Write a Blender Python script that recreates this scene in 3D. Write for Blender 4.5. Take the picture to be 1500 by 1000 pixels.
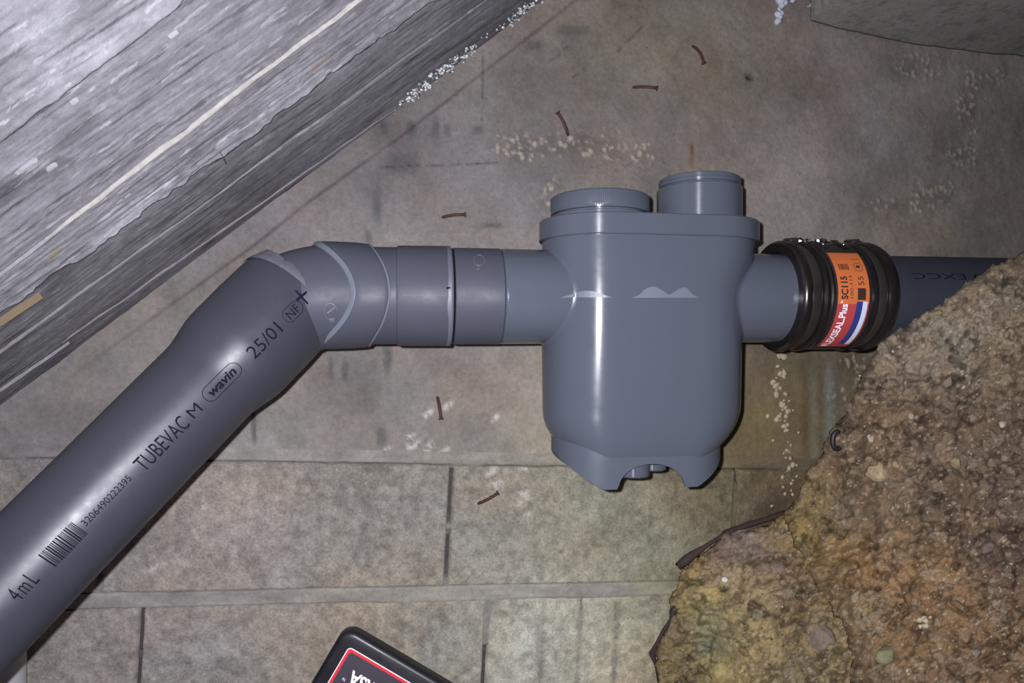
import bpy, bmesh, math, random
import numpy as np
from mathutils import Vector, Matrix
from mathutils.bvhtree import BVHTree

for o in list(bpy.data.objects): bpy.data.objects.remove(o, do_unlink=True)
SC = bpy.context.scene
COL = SC.collection
random.seed(7)
RNG = np.random.default_rng(7)

# ------------------------------------------------------------------ camera, world, flash, exposure
F = 1000.0                                   # focal length in pixels of the 1500 px wide frame
cam_d = bpy.data.cameras.new('camera'); cam = bpy.data.objects.new('camera', cam_d); COL.objects.link(cam)
cam_d.sensor_width = 36.0; cam_d.lens = 36.0*F/1500.0
cam_d.clip_start = 0.02; cam_d.clip_end = 50
cam.location = (0, 0, 0); cam.rotation_euler = (math.radians(90), 0, 0)
SC.camera = cam
wd = bpy.data.worlds.new('world'); SC.world = wd; wd.use_nodes = True
wd.node_tree.nodes['Background'].inputs[0].default_value = (0.8, 0.85, 1.0, 1)
wd.node_tree.nodes['Background'].inputs[1].default_value = 0.012
fl_d = bpy.data.lights.new('phone_flash', 'SPOT'); fl_d.shadow_soft_size = 0.004
fl_d.spot_size = math.radians(165); fl_d.spot_blend = 1.0
fl_d.energy = 52; fl_d.color = (0.98, 0.98, 1.075)
fl = bpy.data.objects.new('phone_flash', fl_d); COL.objects.link(fl)
fl.location = (-0.016, -0.002, 0.011); fl.rotation_euler = (math.radians(84), 0, math.radians(2))
SC.view_settings.view_transform = 'Standard'; SC.view_settings.look = 'None'
SC.view_settings.exposure = 0.0; SC.view_settings.gamma = 1.0; SC.view_settings.use_curve_mapping = False

# ------------------------------------------------------------------ helpers
def lin(c):
    c = np.asarray(c, float)/255.0
    return np.where(c <= 0.04045, c/12.92, ((c+0.055)/1.055)**2.4)
def rgb(r, g, b, k=1.0):
    l = lin((r, g, b))*k
    return (float(l[0]), float(l[1]), float(l[2]), 1.0)
def ray(x, y): return np.array([(x-750)/F, 1.0, -(y-500)/F])
def at(x, y, Y): return Vector(ray(x, y)*Y)
def topx(P):
    P = np.asarray(P); return 750+F*P[..., 0]/P[..., 1], 500-F*P[..., 2]/P[..., 1]

TAB = RNG.random((256, 256))
def vnoise(x, y, seed=0):
    x = np.asarray(x, float)+seed*17.13; y = np.asarray(y, float)+seed*9.71
    xi = np.floor(x).astype(int); yi = np.floor(y).astype(int)
    fx = x-xi; fy = y-yi
    fx = fx*fx*fx*(fx*(fx*6-15)+10); fy = fy*fy*fy*(fy*(fy*6-15)+10)
    a = TAB[xi & 255, yi & 255]; b = TAB[(xi+1) & 255, yi & 255]
    c = TAB[xi & 255, (yi+1) & 255]; d = TAB[(xi+1) & 255, (yi+1) & 255]
    return (a*(1-fx)+b*fx)*(1-fy)+(c*(1-fx)+d*fx)*fy
def fbm(x, y, seed=0, octs=5, gain=0.5):
    s = 0; a = 1; n = 0; f = 1
    for i in range(octs):
        s = s+a*vnoise(x*f, y*f, seed+i*3); n += a; a *= gain; f *= 2.03
    return s/n
def cells(x, y, seed=0):
    """distance to nearest jittered cell centre and that cell's random number"""
    x = np.asarray(x, float)+seed*5.3; y = np.asarray(y, float)+seed*3.7
    xi = np.floor(x).astype(int); yi = np.floor(y).astype(int)
    best = np.full(x.shape, 9.0); rid = np.zeros(x.shape)
    for i in (-1, 0, 1):
        for j in (-1, 0, 1):
            cx = xi+i; cy = yi+j
            jx = TAB[cx & 255, (cy+91) & 255]; jy = TAB[(cx+57) & 255, cy & 255]
            d = np.hypot(cx+jx-x, cy+jy-y); m = d < best
            best = np.where(m, d, best); rid = np.where(m, TAB[(cx+13) & 255, (cy+29) & 255], rid)
    return best, rid
def sstep(a, b, x):
    t = np.clip((x-a)/(b-a), 0, 1); return t*t*(3-2*t)
def segdist(px, py, pts):
    d = np.full(np.shape(px), 1e9)
    for (x0, y0), (x1, y1) in zip(pts[:-1], pts[1:]):
        vx, vy = x1-x0, y1-y0; L = vx*vx+vy*vy+1e-9
        t = np.clip(((px-x0)*vx+(py-y0)*vy)/L, 0, 1)
        d = np.minimum(d, np.hypot(px-x0-t*vx, py-y0-t*vy))
    return d
def inpoly(px, py, poly):
    r = np.zeros(np.shape(px), bool); n = len(poly)
    for i in range(n):
        x0, y0 = poly[i]; x1, y1 = poly[(i+1) % n]
        c = ((y0 > py) != (y1 > py)) & (px < (x1-x0)*(py-y0)/((y1-y0) if y1 != y0 else 1e-9)+x0)
        r ^= c
    return r

def tag(o, label=None, cat=None, group=None, kind=None):
    if label: o['label'] = label
    if cat: o['category'] = cat
    if group: o['group'] = group
    if kind: o['kind'] = kind
    return o
def thing(name, loc, label, cat, group=None):
    o = bpy.data.objects.new(name, None); COL.objects.link(o); o.location = loc
    o.empty_display_size = 0.02
    return tag(o, label, cat, group)
def link(name, me, mat=None, parent=None, smooth=True):
    o = bpy.data.objects.new(name, me); COL.objects.link(o)
    if mat: me.materials.append(mat)
    if smooth and len(me.polygons):
        me.polygons.foreach_set('use_smooth', [True]*len(me.polygons))
    if parent:
        o.parent = parent
        o.matrix_parent_inverse = Matrix.Translation(-Vector(parent.location)) if parent.parent is None else Matrix.Translation(-Vector(parent.parent.location if False else (0, 0, 0)))
    return o
def npmesh(name, V, Q, colors=None):
    """mesh from vertex array and quad/tri index array (fast)"""
    me = bpy.data.meshes.new(name); V = np.asarray(V, np.float32).reshape(-1, 3); Q = np.asarray(Q, np.int32)
    n = Q.shape[1]
    me.vertices.add(len(V)); me.vertices.foreach_set('co', V.ravel())
    me.loops.add(Q.size); me.loops.foreach_set('vertex_index', Q.ravel())
    me.polygons.add(len(Q)); me.polygons.foreach_set('loop_start', np.arange(len(Q), dtype=np.int32)*n)
    me.polygons.foreach_set('loop_total', np.full(len(Q), n, np.int32))
    me.update(calc_edges=True)
    if colors is not None:
        a = me.color_attributes.new('Col', 'FLOAT_COLOR', 'POINT')
        c = np.ones((len(V), 4), np.float32); c[:, :3] = colors; a.data.foreach_set('color', c.ravel())
    return me
def gridq(nu, nv, closed_u=False):
    i = np.arange(nu if closed_u else nu-1); j = np.arange(nv-1)
    I, J = np.meshgrid(i, j, indexing='ij'); I2 = (I+1) % nu
    return np.stack([I*nv+J, I2*nv+J, I2*nv+J+1, I*nv+J+1], -1).reshape(-1, 4)
def bm_mesh(name, bm):
    bmesh.ops.recalc_face_normals(bm, faces=bm.faces)
    me = bpy.data.meshes.new(name); bm.to_mesh(me); bm.free(); return me
def sharp(me, deg=35):
    try: me.set_sharp_from_angle(angle=math.radians(deg))
    except Exception: pass
    return me

# ------------------------------------------------------------------ materials
def mat(name, col=(0.5, 0.5, 0.5, 1), rough=0.5, metal=0.0, spec=0.5):
    m = bpy.data.materials.new(name); m.use_nodes = True
    b = m.node_tree.nodes['Principled BSDF']
    b.inputs['Base Color'].default_value = col; b.inputs['Roughness'].default_value = rough
    b.inputs['Metallic'].default_value = metal; b.inputs['Specular IOR Level'].default_value = spec
    return m
def nd(m, t, **k):
    n = m.node_tree.nodes.new(t)
    for a, v in k.items(): setattr(n, a, v)
    return n
def lk(m, a, b): m.node_tree.links.new(a, b)
def noise(m, scale, detail=4, rough=0.55, vec=None, stretch=None):
    n = nd(m, 'ShaderNodeTexNoise'); n.inputs['Scale'].default_value = scale
    n.inputs['Detail'].default_value = detail; n.inputs['Roughness'].default_value = rough
    if vec is None:
        vec = nd(m, 'ShaderNodeTexCoord').outputs['Object']
    if stretch:
        mp = nd(m, 'ShaderNodeMapping'); mp.inputs['Scale'].default_value = stretch
        lk(m, vec, mp.inputs['Vector']); vec = mp.outputs['Vector']
    lk(m, vec, n.inputs['Vector']); return n.outputs['Fac']
def ramp(m, fac, stops):
    r = nd(m, 'ShaderNodeValToRGB'); e = r.color_ramp.elements
    while len(e) < len(stops): e.new(0.5)
    for i, (p, c) in enumerate(stops):
        e[i].position = p; e[i].color = (c, c, c, 1) if isinstance(c, (int, float)) else c
    lk(m, fac, r.inputs['Fac']); return r.outputs['Color']
def mul(m, a, b, fac=1.0, mode='MULTIPLY'):
    x = nd(m, 'ShaderNodeMix', data_type='RGBA', blend_type=mode); x.inputs[0].default_value = fac
    lk(m, a, x.inputs[6]); lk(m, b, x.inputs[7]); return x.outputs[2]
def bump(m, h, strength=0.3, dist=0.001, prev=None):
    n = nd(m, 'ShaderNodeBump'); n.inputs['Strength'].default_value = strength; n.inputs['Distance'].default_value = dist
    lk(m, h, n.inputs['Height'])
    if prev is not None: lk(m, prev, n.inputs['Normal'])
    return n.outputs['Normal']
def bsdf(m): return m.node_tree.nodes['Principled BSDF']
def col_mat(name, rough, scale, lo, hi, bstr, bdist, scale2=None, spec=0.25):
    """vertex colour x fine grain, with fine relief"""
    m = mat(name, rough=rough, spec=spec)
    a = nd(m, 'ShaderNodeAttribute', attribute_name='Col').outputs['Color']
    n1 = noise(m, scale, 5, 0.65); g = ramp(m, n1, [(0.25, lo), (0.75, hi)])
    c = mul(m, a, g); n2 = noise(m, scale2 or scale*2.6, 3, 0.6)
    c = mul(m, c, ramp(m, n2, [(0.30, lo), (0.42, 1.0), (0.62, 1.0), (0.74, hi*1.05)]))
    lk(m, c, bsdf(m).inputs['Base Color'])
    lk(m, bump(m, n2, bstr, bdist, bump(m, n1, bstr, bdist*2)), bsdf(m).inputs['Normal'])
    return m
M_CONC = col_mat('concrete', 0.9, 150, 0.80, 1.18, 0.35, 0.0012, 420)
M_BLOCK = col_mat('concrete_block', 0.95, 240, 0.66, 1.30, 0.55, 0.0015, 540)
M_SOFFIT = col_mat('whitewashed_soffit', 0.75, 160, 0.85, 1.15, 0.3, 0.001, 500, spec=0.4)
M_EARTH = col_mat('clay_earth', 0.9, 210, 0.72, 1.26, 0.6, 0.0022, 560, spec=0.3)
M_STONE = col_mat('stone', 0.85, 200, 0.75, 1.25, 0.5, 0.0015, 600, spec=0.3)

def plastic(name, col, rough, scuff=0.06, bevel=0.0, coat=0.0):
    m = mat(name, col, rough, spec=0.5)
    n1 = noise(m, 14, 5, 0.6); c = ramp(m, n1, [(0.3, 1-scuff), (0.7, 1+scuff)])
    base = nd(m, 'ShaderNodeRGB'); base.outputs[0].default_value = col
    lk(m, mul(m, base.outputs[0], c), bsdf(m).inputs['Base Color'])
    n2 = noise(m, 60, 4, 0.6)
    lk(m, ramp(m, n2, [(0.3, rough*0.88), (0.7, rough*1.15)]), bsdf(m).inputs['Roughness'])
    prev = None
    if bevel:
        bv = nd(m, 'ShaderNodeBevel'); bv.samples = 6; bv.inputs['Radius'].default_value = bevel
        prev = bv.outputs['Normal']
    lk(m, bump(m, noise(m, 900, 2), 0.03, 0.0004, prev), bsdf(m).inputs['Normal'])
    if coat:
        bsdf(m).inputs['Coat Weight'].default_value = coat; bsdf(m).inputs['Coat Roughness'].default_value = 0.06
    return m
M_TRAP = plastic('grey_pvc_trap', rgb(72, 77, 86), 0.22, 0.02, bevel=0.004)
bsdf(M_TRAP).inputs['Specular IOR Level'].default_value = 0.30
M_LID = plastic('grey_pvc_lid', rgb(72, 77, 86), 0.24, 0.02)
bsdf(M_LID).inputs['Specular IOR Level'].default_value = 0.36
def brushed(m, amount):                     # turned surfaces: the glint runs along the axis
    t = nd(m, 'ShaderNodeTangent', direction_type='RADIAL', axis='Z'); lk(m, t.outputs[0], bsdf(m).inputs['Tangent'])
    bsdf(m).inputs['Anisotropic'].default_value = amount; bsdf(m).inputs['Anisotropic Rotation'].default_value = 0.25
M_FOOT = plastic('grey_pvc_foot', rgb(72, 77, 86), 0.36, 0.02); bsdf(M_FOOT).inputs['Specular IOR Level'].default_value = 0.2
brushed(M_LID, 0.85); brushed(M_TRAP, 0.6)
M_FIT = plastic('grey_pvc_fitting', rgb(64, 66, 75), 0.46, 0.04)
bsdf(M_FIT).inputs['Specular IOR Level'].default_value = 0.16
M_PIPE = plastic('grey_pvc_pipe', rgb(50, 51, 59), 0.41, 0.05)
bsdf(M_PIPE).inputs['Specular IOR Level'].default_value = 0.34
M_BURIED = plastic('dark_grey_pvc', rgb(44, 47, 55), 0.5, 0.08)
bsdf(M_BURIED).inputs['Specular IOR Level'].default_value = 0.25
M_SEAM_GLINT = plastic('pale_mark_and_rim_glint', rgb(92, 97, 106), 0.4, 0.05)  # moulding marks, and the glint painted on the socket rims
M_RELIEF_GLINT = plastic('relief_and_glint', rgb(76, 80, 90), 0.4, 0.05)  # moulded relief, and the glint line painted on the collar
M_GLUEW = plastic('whitish_glue', rgb(84, 87, 95), 0.5, 0.15)
M_GLUE = plastic('dried_glue', rgb(84, 85, 92), 0.6, 0.2)
M_INK = mat('black_ink', rgb(18, 18, 26), 0.8, spec=0.08)
M_MARK = mat('marker_ink', rgb(22, 18, 40), 0.8, spec=0.08)
M_RUB = plastic('black_rubber', rgb(24, 21, 21), 0.24, 0.3)
M_BAND = plastic('tarnished_steel_band', rgb(52, 47, 45), 0.28, 0.4); bsdf(M_BAND).inputs['Metallic'].default_value = 0.35
M_STEEL = mat('bright_steel', rgb(190, 190, 190), 0.25, 1.0)
M_RUST = mat('rusty_nail', rgb(62, 44, 40), 0.8)
_n = noise(M_RUST, 500, 4); lk(M_RUST, ramp(M_RUST, _n, [(0.3, rgb(44, 32, 32)), (0.7, rgb(92, 62, 50))]), bsdf(M_RUST).inputs['Base Color'])
M_CASE = plastic('black_case_plastic', rgb(26, 26, 31), 0.42, 0.12)
def flat(name, c, r=0.5): return mat(name, rgb(*c), r)
M_ORANGE = flat('label_orange', (188, 100, 54)); M_RED = flat('label_red', (165, 60, 62)); M_WHITE = flat('white_print', (225, 225, 228))
M_BLUE = flat('label_blue', (40, 52, 110)); M_DARKPRINT = flat('label_dark_print', (52, 38, 34)); M_PALE = flat('label_pale', (190, 200, 214))
M_CASELAB = plastic('case_label_grey', rgb(62, 56, 66), 0.5, 0.2); M_CASERED = flat('case_label_red', (205, 50, 62))
M_FOAM = plastic('white_foam', rgb(190, 195, 205), 0.7, 0.1)
M_CRUMB = mat('white_crumbs', rgb(205, 208, 205), 0.35)
_n = noise(M_CRUMB, 170, 2); lk(M_CRUMB, ramp(M_CRUMB, _n, [(0.40, rgb(70, 72, 72)), (0.6, rgb(225, 228, 226))]), bsdf(M_CRUMB).inputs['Base Color'])
M_CHIP = plastic('lime_chip_white', rgb(165, 165, 166), 0.8, 0.15)
M_CREAM = plastic('cream_lime', rgb(172, 160, 132), 0.85, 0.2)
M_ROOT = plastic('dark_root', rgb(58, 44, 40), 0.8, 0.25)
M_WOOD = plastic('pale_wood', rgb(132, 116, 92), 0.7, 0.2)
M_CONDUIT = plastic('pale_grey_pvc', rgb(165, 165, 166), 0.5, 0.06)

# ------------------------------------------------------------------ wall plane
WY0, WK = 1.055, 0.21
def wall_hit(x, y):
    r = ray(x, y); return r*(WY0/(1-WK*r[0]))
e_wall = np.array([1, WK, 0.0]); e_wall /= np.linalg.norm(e_wall)
n_wall = np.array([WK, -1, 0.0]); n_wall /= np.linalg.norm(n_wall)      # towards the camera
roll = math.radians(-3.0)                                               # courses fall slightly to the right
U = e_wall*math.cos(roll)+np.array([0, 0, 1.0])*math.sin(roll)
Vv = -e_wall*math.sin(roll)+np.array([0, 0, 1.0])*math.cos(roll)
W0 = wall_hit(663, 671)                                                 # top of the open vertical joint
def w2p(u, v, d=0.0):
    u = np.asarray(u)[..., None]; v = np.asarray(v)[..., None]; d = np.broadcast_to(np.asarray(d, float), u.shape[:-1])[..., None]
    return W0+u*U+v*Vv+d*n_wall
def wuv(x, y):
    p = wall_hit(x, y)-W0; return float(p@U), float(p@Vv)

# soffit line on the wall
PA, PB = wall_hit(0, 596), wall_hit(787, 5)

HONEY = [(770, 215, 50, 22, 1.0), (850, 205, 60, 25, 1.0), (930, 225, 50, 18, .7), (800, 285, 22, 28, .8), (735, 212, 35, 14, .7), (905, 190, 40, 20, .4),
         (1350, 95, 35, 22, .9), (1420, 150, 16, 60, 1.0), (1405, 225, 25, 25, .9), (1370, 285, 35, 28, .9), (1330, 300, 60, 12, .8), (1440, 110, 40, 25, .5),
         (1250, 530, 38, 26, 1.0), (1225, 585, 14, 28, .9), (1270, 560, 30, 30, .6), (1150, 30, 30, 20, .3), (760, 735, 20, 30, .25)]
CHALK = [(850, -5), (726, 92), (590, 198), (450, 297), (374, 358), (180, 497), (43, 594), (-40, 650)]
DAMP = [(563, 187, 6, 12), (602, 190, 7, 13), (638, 186, 6, 16), (590, 240, 26, 16), (552, 300, 7, 30), (655, 190, 5, 9), (700, 190, 10, 8), (568, 520, 7, 28), (558, 640, 8, 16),
        (690, 375, 8, 12), (540, 350, 5, 14), (610, 470, 8, 20), (505, 545, 5, 16), (835, 45, 22, 8), (783, 66, 14, 7), (485, 540, 4, 18), (720, 330, 16, 4), (1100, 330, 8, 6)]
SMEAR = [(566, 660, 5, 9), (605, 652, 9, 7), (628, 655, 6, 9), (652, 659, 6, 7), (772, 667, 10, 5), (771, 685, 9, 5), (720, 690, 8, 8), (728, 709, 12, 7), (765, 732, 8, 9), (774, 753, 6, 4),
         (726, 612, 5, 6), (628, 606, 7, 6), (656, 594, 6, 6), (228, 830, 13, 5), (300, 742, 5, 3), (766, 722, 8, 5), (600, 640, 8, 5)]
STREAKS = [[(830, 70), (800, 95)], [(905, 75), (940, 40)], [(865, 95), (822, 125)], [(1012, 205), (1017, 245)], [(900, 250), (925, 240)], [(708, 62), (706, 176)], [(700, 240), (760, 236)], [(550, 245), (700, 240)]]
def shep(px, py, pts, p=2.6, soft=40):
    w = 0; c = 0
    for x, y, *k in pts:
        q = 1/((px-x)**2+(py-y)**2+soft**2)**(p/2); w = w+q
        c = c+q[..., None]*lin(k)
    return c/w[..., None]
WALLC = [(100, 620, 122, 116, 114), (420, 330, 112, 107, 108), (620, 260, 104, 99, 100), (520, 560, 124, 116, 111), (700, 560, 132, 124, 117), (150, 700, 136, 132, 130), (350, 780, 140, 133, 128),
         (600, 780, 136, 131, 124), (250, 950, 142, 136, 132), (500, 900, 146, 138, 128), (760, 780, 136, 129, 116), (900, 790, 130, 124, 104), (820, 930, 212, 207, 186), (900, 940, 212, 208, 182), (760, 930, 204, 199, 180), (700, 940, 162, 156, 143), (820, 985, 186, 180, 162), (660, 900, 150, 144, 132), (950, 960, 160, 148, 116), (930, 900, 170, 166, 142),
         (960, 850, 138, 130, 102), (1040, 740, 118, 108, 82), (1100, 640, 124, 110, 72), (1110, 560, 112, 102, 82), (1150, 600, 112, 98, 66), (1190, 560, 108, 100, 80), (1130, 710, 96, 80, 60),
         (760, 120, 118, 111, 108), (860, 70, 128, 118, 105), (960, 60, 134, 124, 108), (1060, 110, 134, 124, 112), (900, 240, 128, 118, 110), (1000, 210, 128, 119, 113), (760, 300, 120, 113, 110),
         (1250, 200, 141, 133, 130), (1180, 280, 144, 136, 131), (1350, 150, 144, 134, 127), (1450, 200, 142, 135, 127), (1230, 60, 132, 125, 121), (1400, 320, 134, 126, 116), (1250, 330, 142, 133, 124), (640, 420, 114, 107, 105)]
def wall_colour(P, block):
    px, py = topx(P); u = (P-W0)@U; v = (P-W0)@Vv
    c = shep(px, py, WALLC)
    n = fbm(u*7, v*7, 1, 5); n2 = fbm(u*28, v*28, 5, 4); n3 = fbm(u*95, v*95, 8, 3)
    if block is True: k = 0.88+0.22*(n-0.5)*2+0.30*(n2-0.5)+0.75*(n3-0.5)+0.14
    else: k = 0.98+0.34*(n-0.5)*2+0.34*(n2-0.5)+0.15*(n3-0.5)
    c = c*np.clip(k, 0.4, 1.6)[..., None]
    hue = fbm(u*4+9, v*4, 12, 4)-0.5; hue2 = fbm(u*13+3, v*13, 15, 3)-0.5
    c = c*np.stack([1+0.14*hue+0.12*hue2, 1+0*hue, 1-0.16*hue-0.14*hue2], -1)
    # honeycombed patches: tan pebbles showing
    hm = np.zeros(px.shape)
    for x, y, sx, sy, a in HONEY: hm = np.maximum(hm, a*np.exp(-((px-x)/sx)**2*1.1-((py-y)/sy)**2*1.1))
    hm = hm*sstep(0.35, 0.6, fbm(u*22, v*22, 21, 3)+0.25*hm)
    cd, rid = cells(u*120+0.7*fbm(u*90, v*90, 23, 2), v*105+0.7*fbm(u*90, v*90, 24, 2), 2)
    peb = sstep(0.55, 0.25, cd)*sstep(0.15, 0.35, hm)*sstep(0.30, 0.45, rid)*sstep(0.42, 0.6, fbm(u*60, v*60, 25, 3)+0.2*hm)
    tan = lin((158, 145, 130))*(0.55+0.75*rid)[..., None]
    c = c*(1-0.25*hm*(1-peb))[..., None]
    c = c*(1-0.8*peb)[..., None]+tan*(0.8*peb)[..., None]
    # purple chalk line, damp marks, cracks
    ch = segdist(px, py, CHALK); a = np.exp(-(ch/2.2)**2)*(0.25+0.75*fbm(px/40, py/40, 31, 4))*sstep(0, 300, px)
    c = c*(1-a[..., None]*np.array([0.62, 0.75, 0.64]))
    for x, y, sx, sy in DAMP:
        a = 0.42*np.exp(-(((px-x)/sx)**2)**1.5-(((py-y)/sy)**2)**1.5)*(0.4+1.1*n2)
        c = c*(1-a[..., None]*np.array([1.0, 0.86, 0.80]))
    for s in STREAKS:
        a = np.exp(-(segdist(px, py, s)/1.7)**2)*sstep(0.35, 0.6, fbm(px/9, py/9, 33, 2)); c = c*(1-0.45*a)[..., None]
    for x, y, sx, sy in SMEAR:
        th = 0.5; dx = (px-x)*math.cos(th)-(py-y)*math.sin(th)*-1; dy = -(px-x)*math.sin(th)*-1+(py-y)*math.cos(th)
        dx = (px-x)+0.5*(py-y); dy = (py-y)+0.2*(px-x)
        a = np.exp(-(((dx/sx)**2+(dy/sy)**2)**1.4))*sstep(0.3, 0.55, fbm(px/5, py/5, 35, 3))*0.75
        c = c*(1-a)[..., None]+lin((200, 194, 184))*a[..., None]
    # pores
    cd, rid = cells(u*70, v*70, 6)
    a = sstep(0.05+0.9*np.clip(rid-0.86, 0, 1), 0.02, cd)*(rid > 0.86)*sstep(470, 330, py)*sstep(0.35, 0.6, fbm(u*9, v*9, 37, 3))
    c = c*(1-0.55*a)[..., None]
    # rust runs and bluish drip stripes by the earth bank
    a = np.exp(-((px-1013)/3)**2)*sstep(205, 215, py)*sstep(252, 240, py)
    c = c*(1-0.5*a[..., None]*np.array([0.2, 0.6, 1.0]))
    for x, w, s, col in ((1178, 7, .55, (92, 80, 48)), (1192, 5, .5, (124, 122, 108)), (1203, 4, .5, (96, 84, 60)), (1215, 7, .75, (128, 131, 126)), (1228, 5, .5, (98, 96, 84)), (1168, 6, .4, (120, 108, 76))):
        a = s*np.exp(-((px-x-0.02*(py-600))/w)**2)*sstep(515, 560, py)*sstep(720, 660, py)
        c = c*(1-a)[..., None]+lin(col)*a[..., None]
    a = 0.75*sstep(0, 26, py-(742-0.62*(px-1090)))*np.exp(-((px-1125)/45)**2)*sstep(1045, 1090, px)
    c = c*(1-a)[..., None]+lin((80, 64, 48))*a[..., None]
    # hole by the nails
    a = np.exp(-(np.hypot((px-1100), (py-112)*1.6)/5)**2); c = c*(1-0.9*a)[..., None]
    return np.clip(c, 0.004, 0.9), peb, hm

BED = 0.020; CH = 0.205
def joint_pattern(u, v):
    """below v=0: bed joints and upright joints of the block courses"""
    row = np.floor(-v/CH); fv = -v-row*CH                       # distance below the top bed
    return row, fv
step = 0.0024
gu = np.arange(-0.84, 1.30, step); gv = np.arange(-0.62, 0.95, step)
GU, GV = np.meshgrid(gu, gv, indexing='ij')
P0 = w2p(GU, GV)
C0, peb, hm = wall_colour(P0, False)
dep = 0.0016*(fbm(GU*18, GV*18, 41, 4)-0.5)*2+0.0007*(fbm(GU*90, GV*90, 44, 3)-0.5)*2+0.0016*peb-0.0016*hm
px_, py_ = topx(P0)
dep += -0.010*np.exp(-(np.hypot(px_-1100, (py_-112)*1.5)/6)**2)
below = GV < 0.010
row, fv = joint_pattern(GU, GV-0.010)
bedm = below & (fv < BED)
mc = lin((136, 131, 123))*(0.66+0.66*fbm(GU*24, GV*60, 46, 5))[..., None]
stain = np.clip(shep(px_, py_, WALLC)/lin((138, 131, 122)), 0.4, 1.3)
C0 = np.where(bedm[..., None], mc*stain, C0)
fill = sstep(0.45, 0.62, fbm(GU*10, GV*26, 49, 4))
dep = np.where(below, np.where(bedm, -0.0006+0.0040*(fbm(GU*22, GV*50, 48, 4)-0.5), -0.010+0.0085*fill), dep)
C0 = np.where((below & ~bedm)[..., None], lin((70, 66, 64))*(1-fill)[..., None]+mc*0.8*stain*fill[..., None], C0)
# a short open upright joint above the first bed, left of the pipe's socket
q = np.exp(-((px_-371-0.03*(py_-620))/2.2)**2)*sstep(560, 600, py_)*sstep(660, 640, py_)
dep -= 0.006*q; C0 = C0*(1-0.6*q)[..., None]
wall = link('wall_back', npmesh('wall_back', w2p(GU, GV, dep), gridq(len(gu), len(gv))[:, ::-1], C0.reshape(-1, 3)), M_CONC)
tag(wall, 'rough grey cast concrete wall over concrete block courses behind the pipes', 'wall', kind='structure')

def block(u0, u1, v0, v1):
    s = 0.0026
    nu = max(6, int((u1-u0)/s)); nv = max(6, int((v1-v0)/s))
    a = np.linspace(u0, u1, nu); b = np.linspace(v0, v1, nv); A, B = np.meshgrid(a, b, indexing='ij')
    e = np.minimum(np.minimum(A-u0, u1-A), np.minimum(B-v0, v1-B))
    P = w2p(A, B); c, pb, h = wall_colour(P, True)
    d = 0.0012*(fbm(A*25, B*25, 51, 4)-0.5)*2+0.0012*(fbm(A*140, B*140, 54, 3)-0.5)*2
    en = 0.0035*(0.4+1.2*fbm(A*30, B*30, 57, 3))
    d = d-0.0024*np.clip(1-e/en, 0, 1)**2
    rim = (e <= 1e-9); d = np.where(rim, -0.012, d)
    # ribs of the block's core pattern showing faintly
    px, py = topx(P)
    for x in (797, 851, 905):
        q = np.exp(-((px-x+0.05*(py-900))/5)**2)*sstep(868, 900, py); d -= 0.0016*q; c = c*(1-0.38*q*(0.4+0.9*fbm(A*60, B*12, 59, 3)))[..., None]
    me = npmesh('block', w2p(A, B, d), gridq(nu, nv)[:, ::-1], c.reshape(-1, 3))
    return link('concrete_block', me, M_BLOCK, wall)
J = 0.0042
uB = wuv(712, 930)[0]; uB0 = wuv(205, 930)[0]
for r, joints in ((0, [-0.84, wuv(150, 760)[0], 0.0, 0.475, 1.0]), (1, [-0.84, uB0, uB, uB+0.475, 1.0]), (2, [-0.84, -0.25, 0.2, 0.7, 1.0])):
    vt = 0.010-r*CH-BED; vb = 0.010-(r+1)*CH
    for a, b in zip(joints[:-1], joints[1:]): block(a+J/2, b-J/2, vb, vt)

# cream lime crust on the wall beside the earth bank (one crust, lumps beyond counting)
def blobs(name, spots, m, parent=None, sub=1, flatk=0.5, nrm=n_wall):
    bm = bmesh.new()
    zax = Vector(nrm); rot = zax.to_track_quat('Z', 'Y').to_matrix().to_4x4()
    for p, r in spots:
        k = [0.7+0.6*random.random() for _ in range(2)]
        mt = Matrix.Translation(Vector(p)) @ rot @ Matrix.Rotation(random.random()*6.28, 4, 'Z') @ Matrix.Diagonal((r*k[0], r*k[1], r*flatk, 1))
        v = bmesh.ops.create_icosphere(bm, subdivisions=sub, radius=1, matrix=mt)['verts']
        for q in v: q.co += Vector((random.uniform(-1, 1), random.uniform(-1, 1), random.uniform(-1, 1)))*r*0.16
    return link(name, bm_mesh(name, bm), m, parent)
sp = []
line = [(1144, 520), (1146, 545), (1135, 560), (1145, 575), (1152, 590), (1154, 600), (1146, 612), (1150, 622), (1156, 640), (1157, 665), (1157, 682), (1158, 697), (1158, 716), (1126, 650), (1120, 622), (1136, 640), (1137, 712), (1140, 743), (1165, 640)]
for i, (x, y) in enumerate(line):
    for k in range(random.choice((3, 5, 8)) if i < 13 else 1):
        sp.append((wall_hit(x+random.gauss(0, 4), y+random.gauss(0, 5)), random.uniform(0.002, 0.0075 if i < 6 else 0.0055)))
tag(blobs('lime_crust', sp, M_CREAM, wall), 'cream crumbs of lime stuck down the wall', kind='stuff')

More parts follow.
